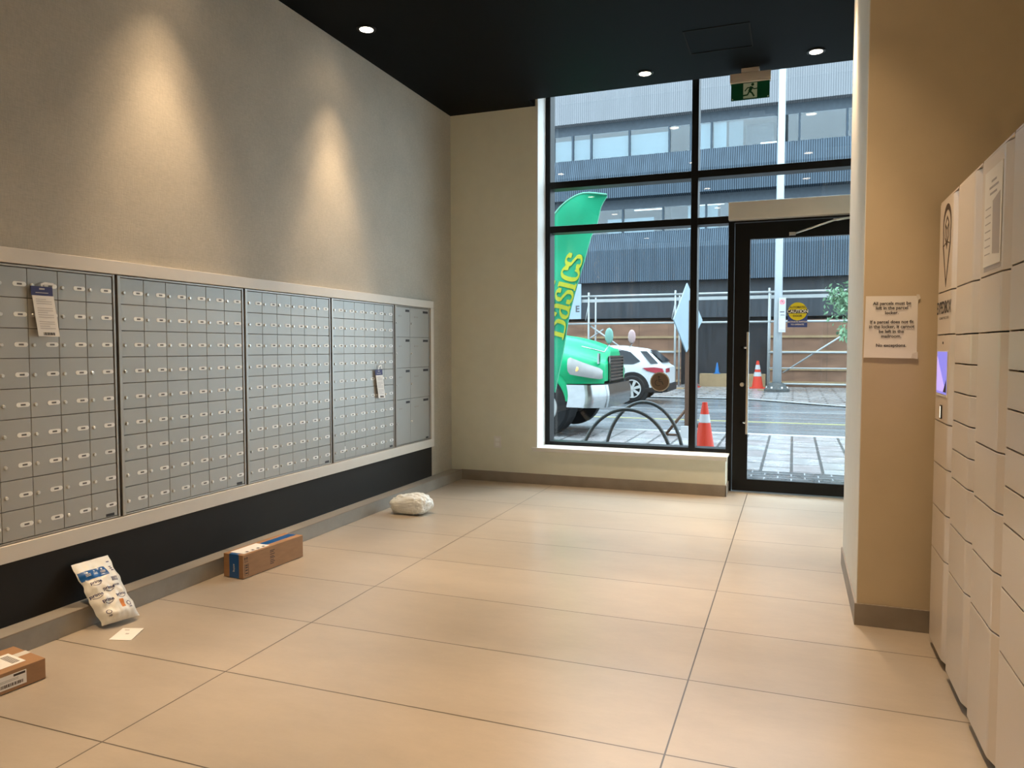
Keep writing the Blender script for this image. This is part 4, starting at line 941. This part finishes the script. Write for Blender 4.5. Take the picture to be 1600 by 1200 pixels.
def wheel(x, y, z, r, wd, par, hubm, nm='wheel', side=-1, spokes=0):
    s = side
    t = MB().lathe([(r*.55, 0), (r*.9, 0), (r*.98, s*-.02), (r, s*-.05), (r, s*-(wd-.05)), (r*.98, s*-(wd-.02)), (r*.55, -s*wd), (r*.55, 0)], (x, y, z), 'y', 36).build(nm, M['rubber'], par)
    if not spokes:
        MB().lathe([(0, s*.10), (.09, s*.10), (.10, s*.06), (.16, s*.03), (r*.50, s*.015), (r*.56, s*.02), (r*.58, 0)], (x, y, z), 'y', 36).build('hub', hubm, t)
        hm = MB()
        for i in range(8): a = i*pi/4+.2; hm.lathe([(0, s*.028), (.035, s*.028), (.035, 0)], (x+r*.40*cos(a), y, z+r*.40*sin(a)), 'y', 10)
        hm.build('hub_holes', M['ink'], t)
    else:
        MB().lathe([(r*.60, s*.012), (r*.66, s*.016), (r*.68, 0)], (x, y, z), 'y', 30).build('rim', M['hub'], t)
        MB().lathe([(0, s*-.03), (r*.6, s*-.03)], (x, y, z), 'y', 24).build('brake_disc', M['grille'], t)
        sp = MB()
        for i in range(spokes):
            a = 2*pi*i/spokes+.3; c_, s2_ = cos(a), sin(a)
            sp.add([(x+c_*r*.05-s2_*.03, y+s*.01, z+s2_*r*.05+c_*.03), (x+c_*r*.05+s2_*.03, y+s*.01, z+s2_*r*.05-c_*.03), (x+c_*r*.62+s2_*.042, y+s*.01, z+s2_*r*.62-c_*.042), (x+c_*r*.62-s2_*.042, y+s*.01, z+s2_*r*.62+c_*.042)], [(0, 1, 2, 3)])
        sp.lathe([(0, s*.02), (.05, s*.016), (.055, 0)], (x, y, z), 'y', 14); sp.build('spokes', M['hub'], t, normals=False)
    return t
wheel(-3.98, 12.24, .47, .50, .30, tk, M['hub']); wheel(-3.98, 14.56, .50, .52, .30, tk, M['hub'], side=1)
# cab and body behind
cab = MB(); cab.prism([(-8.2, .75), (-5.55, .75), (-5.50, 1.8), (-5.95, 2.75), (-6.3, 2.95), (-8.2, 2.95)], lambda x, z: (x, 12.22, z), lambda x, z: (x, 14.58, z)); cab.build('cab', M['truck'], tk, bev=.08, seg=3)
MB().prism([(-5.56, 1.85), (-5.50, 1.83), (-5.92, 2.68), (-6.0, 2.68)], lambda x, z: (x, 12.42, z), lambda x, z: (x, 14.38, z)).build('windshield', M['tint'], tk)
MB().prism([(-7.2, 1.75), (-5.75, 1.75), (-6.1, 2.6), (-7.2, 2.6)], lambda x, z: (x, 12.205, z), lambda x, z: (x, 12.225, z)).build('side_window', M['tint'], tk)
for (x, y, z), nm in (((-2.93, 12.75, 1.70), 'near'), ((-2.90, 14.55, 1.71), 'far')):
    MB().grid(12, 8, lambda u, v: Vector((x+.02*sin(pi*v), y, z))+Vector((.085*cos(2*pi*u)*sin(pi*v)*.9, -.03*cos(pi*v), .145*sin(2*pi*u)*sin(pi*v))), closeu=True).build('hood_mirror', M['mirror_near'] if nm == 'near' else M['mirror_far'], tk, normals=False)
    yb = 12.55 if nm == 'near' else 14.3
    MB().tube([(x+.02, y, z-.14), (x-.05, y-.05, z-.28), (-3.35, yb, 1.52)], .011, 6).build('mirror_arm', M['bumper'], tk)
MB().box((-3.06, 12.52, 1.22), (-3.03, 12.62, 1.40)).build('hood_latch', M['bumper'], tk)

tk.location.x -= .08
# ------------------------------------------------------------------ white car
sv = empty('white_car', (-5.5, 21.4, ZG), 'white hatchback crossover car parked beyond the green truck', 'car')
SX, SYN, SYF = 0, 20.55, 22.35
top = [(-3.27, .95), (-3.34, 1.02), (-3.74, 1.38), (-4.0, 1.47), (-4.7, 1.56), (-5.4, 1.55), (-5.9, 1.42), (-6.65, 1.05), (-7.4, .93), (-7.75, .75)]
def topz(x):
    for (a, za), (b, zb) in zip(top[:-1], top[1:]):
        if b <= x <= a: return za+(zb-za)*(a-x)/(a-b)
    return .95 if x > -3.27 else .7
def belt(x): return min(topz(x), .98-.02*(x+3.3) if x > -6.6 else .95)
g = MB()
def body(u, v):
    x = -3.24-4.54*u
    z1 = topz(x); zb = min(z1, 1.0)
    endk = min(1, min((-3.24-x), (x+7.78))/.35); inset = .16*(1-endk)**2
    hw = (SYF-SYN)/2-inset; yc = (SYN+SYF)/2
    prof = [(1-.03, .30), (1.0, .50), (1.0, .72), (.985, zb*.93), (.965, zb), (.80, zb+(z1-zb)*.92), (.70, z1)]
    prof = [(-a, b) for a, b in prof]+[(a, b) for a, b in prof[::-1]]
    k_ = v*(len(prof)-1); i = min(int(round(k_)), len(prof)-1); a, b = prof[i]
    return Vector((x, yc+a*hw, b))
g.grid(60, 14, body)
for u in (0, 1): g.add([body(u, j/13) for j in range(14)], [tuple(range(14))])
g.build('body', M['suv'], sv, normals=False)
def side(x, z, off=0):
    z1 = topz(x); zb = min(z1, 1.0); hw = (SYF-SYN)/2; yc = (SYN+SYF)/2
    t = (z-zb)/max(.01, (z1-zb)*.92); a = .965-.165*max(0, min(1, t))
    return Vector((x, yc-a*hw-.012-off, z))
MB().plate([(-4.15, 1.04), (-3.95, 1.12), (-4.25, 1.38), (-4.5, 1.42), (-5.0, 1.43), (-5.0, 1.04)], lambda x, z, t=0: side(x, z, t), .004).plate([(-5.08, 1.04), (-5.08, 1.43), (-5.6, 1.40), (-6.15, 1.08)], lambda x, z, t=0: side(x, z, t), .004).build('side_windows', M['tint'], sv)
MB().add([(-3.39, 20.78, 1.075), (-3.39, 22.12, 1.075), (-3.78, 21.98, 1.40), (-3.78, 20.92, 1.40)], [(0, 1, 2, 3)]).build('rear_window', M['tint'], sv, normals=False)
bpy.data.objects['rear_window'].location += Vector((.035, 0, .03))
MB().add([(-3.46, 20.66, 1.06), (-3.80, 20.77, 1.40), (-3.98, 20.75, 1.40), (-3.66, 20.60, 1.06)], [(0, 1, 2, 3)]).build('rear_quarter_window', M['tint'], sv, normals=False)
bpy.data.objects['rear_quarter_window'].location += Vector((.0, -.03, .0))
MB().prism([(-3.30, .83), (-3.34, .93), (-3.55, .96), (-3.88, .94), (-3.75, .86), (-3.5, .80)], lambda x, z: (x, 20.53, z), lambda x, z: (x, 20.66, z)).build('tail_lamp', M['tail'], sv)
MB().box((-3.26, 20.68, .82), (-3.23, 21.15, .93)).build('tail_lamp', M['tail'], sv)
MB().box((-7.6, 20.52, .26), (-3.32, 22.38, .40)).build('sill_cladding', M['rubber'], sv, bev=.02)
MB().box((-3.5, 20.62, .28), (-3.20, 22.28, .50)).build('rear_bumper', M['rubber'], sv, bev=.03)
for x in (-4.16, -6.9):
    MB().lathe([(0, 0), (.45, 0), (.47, .03)], (x, 20.525, .36), 'y', 30).build('wheel_arch', M['rubber'], sv)
    wheel(x, 20.50, .36, .375, .22, sv, M['hub'], spokes=7); wheel(x, 22.40, .36, .375, .22, sv, M['hub'], side=1, spokes=7)
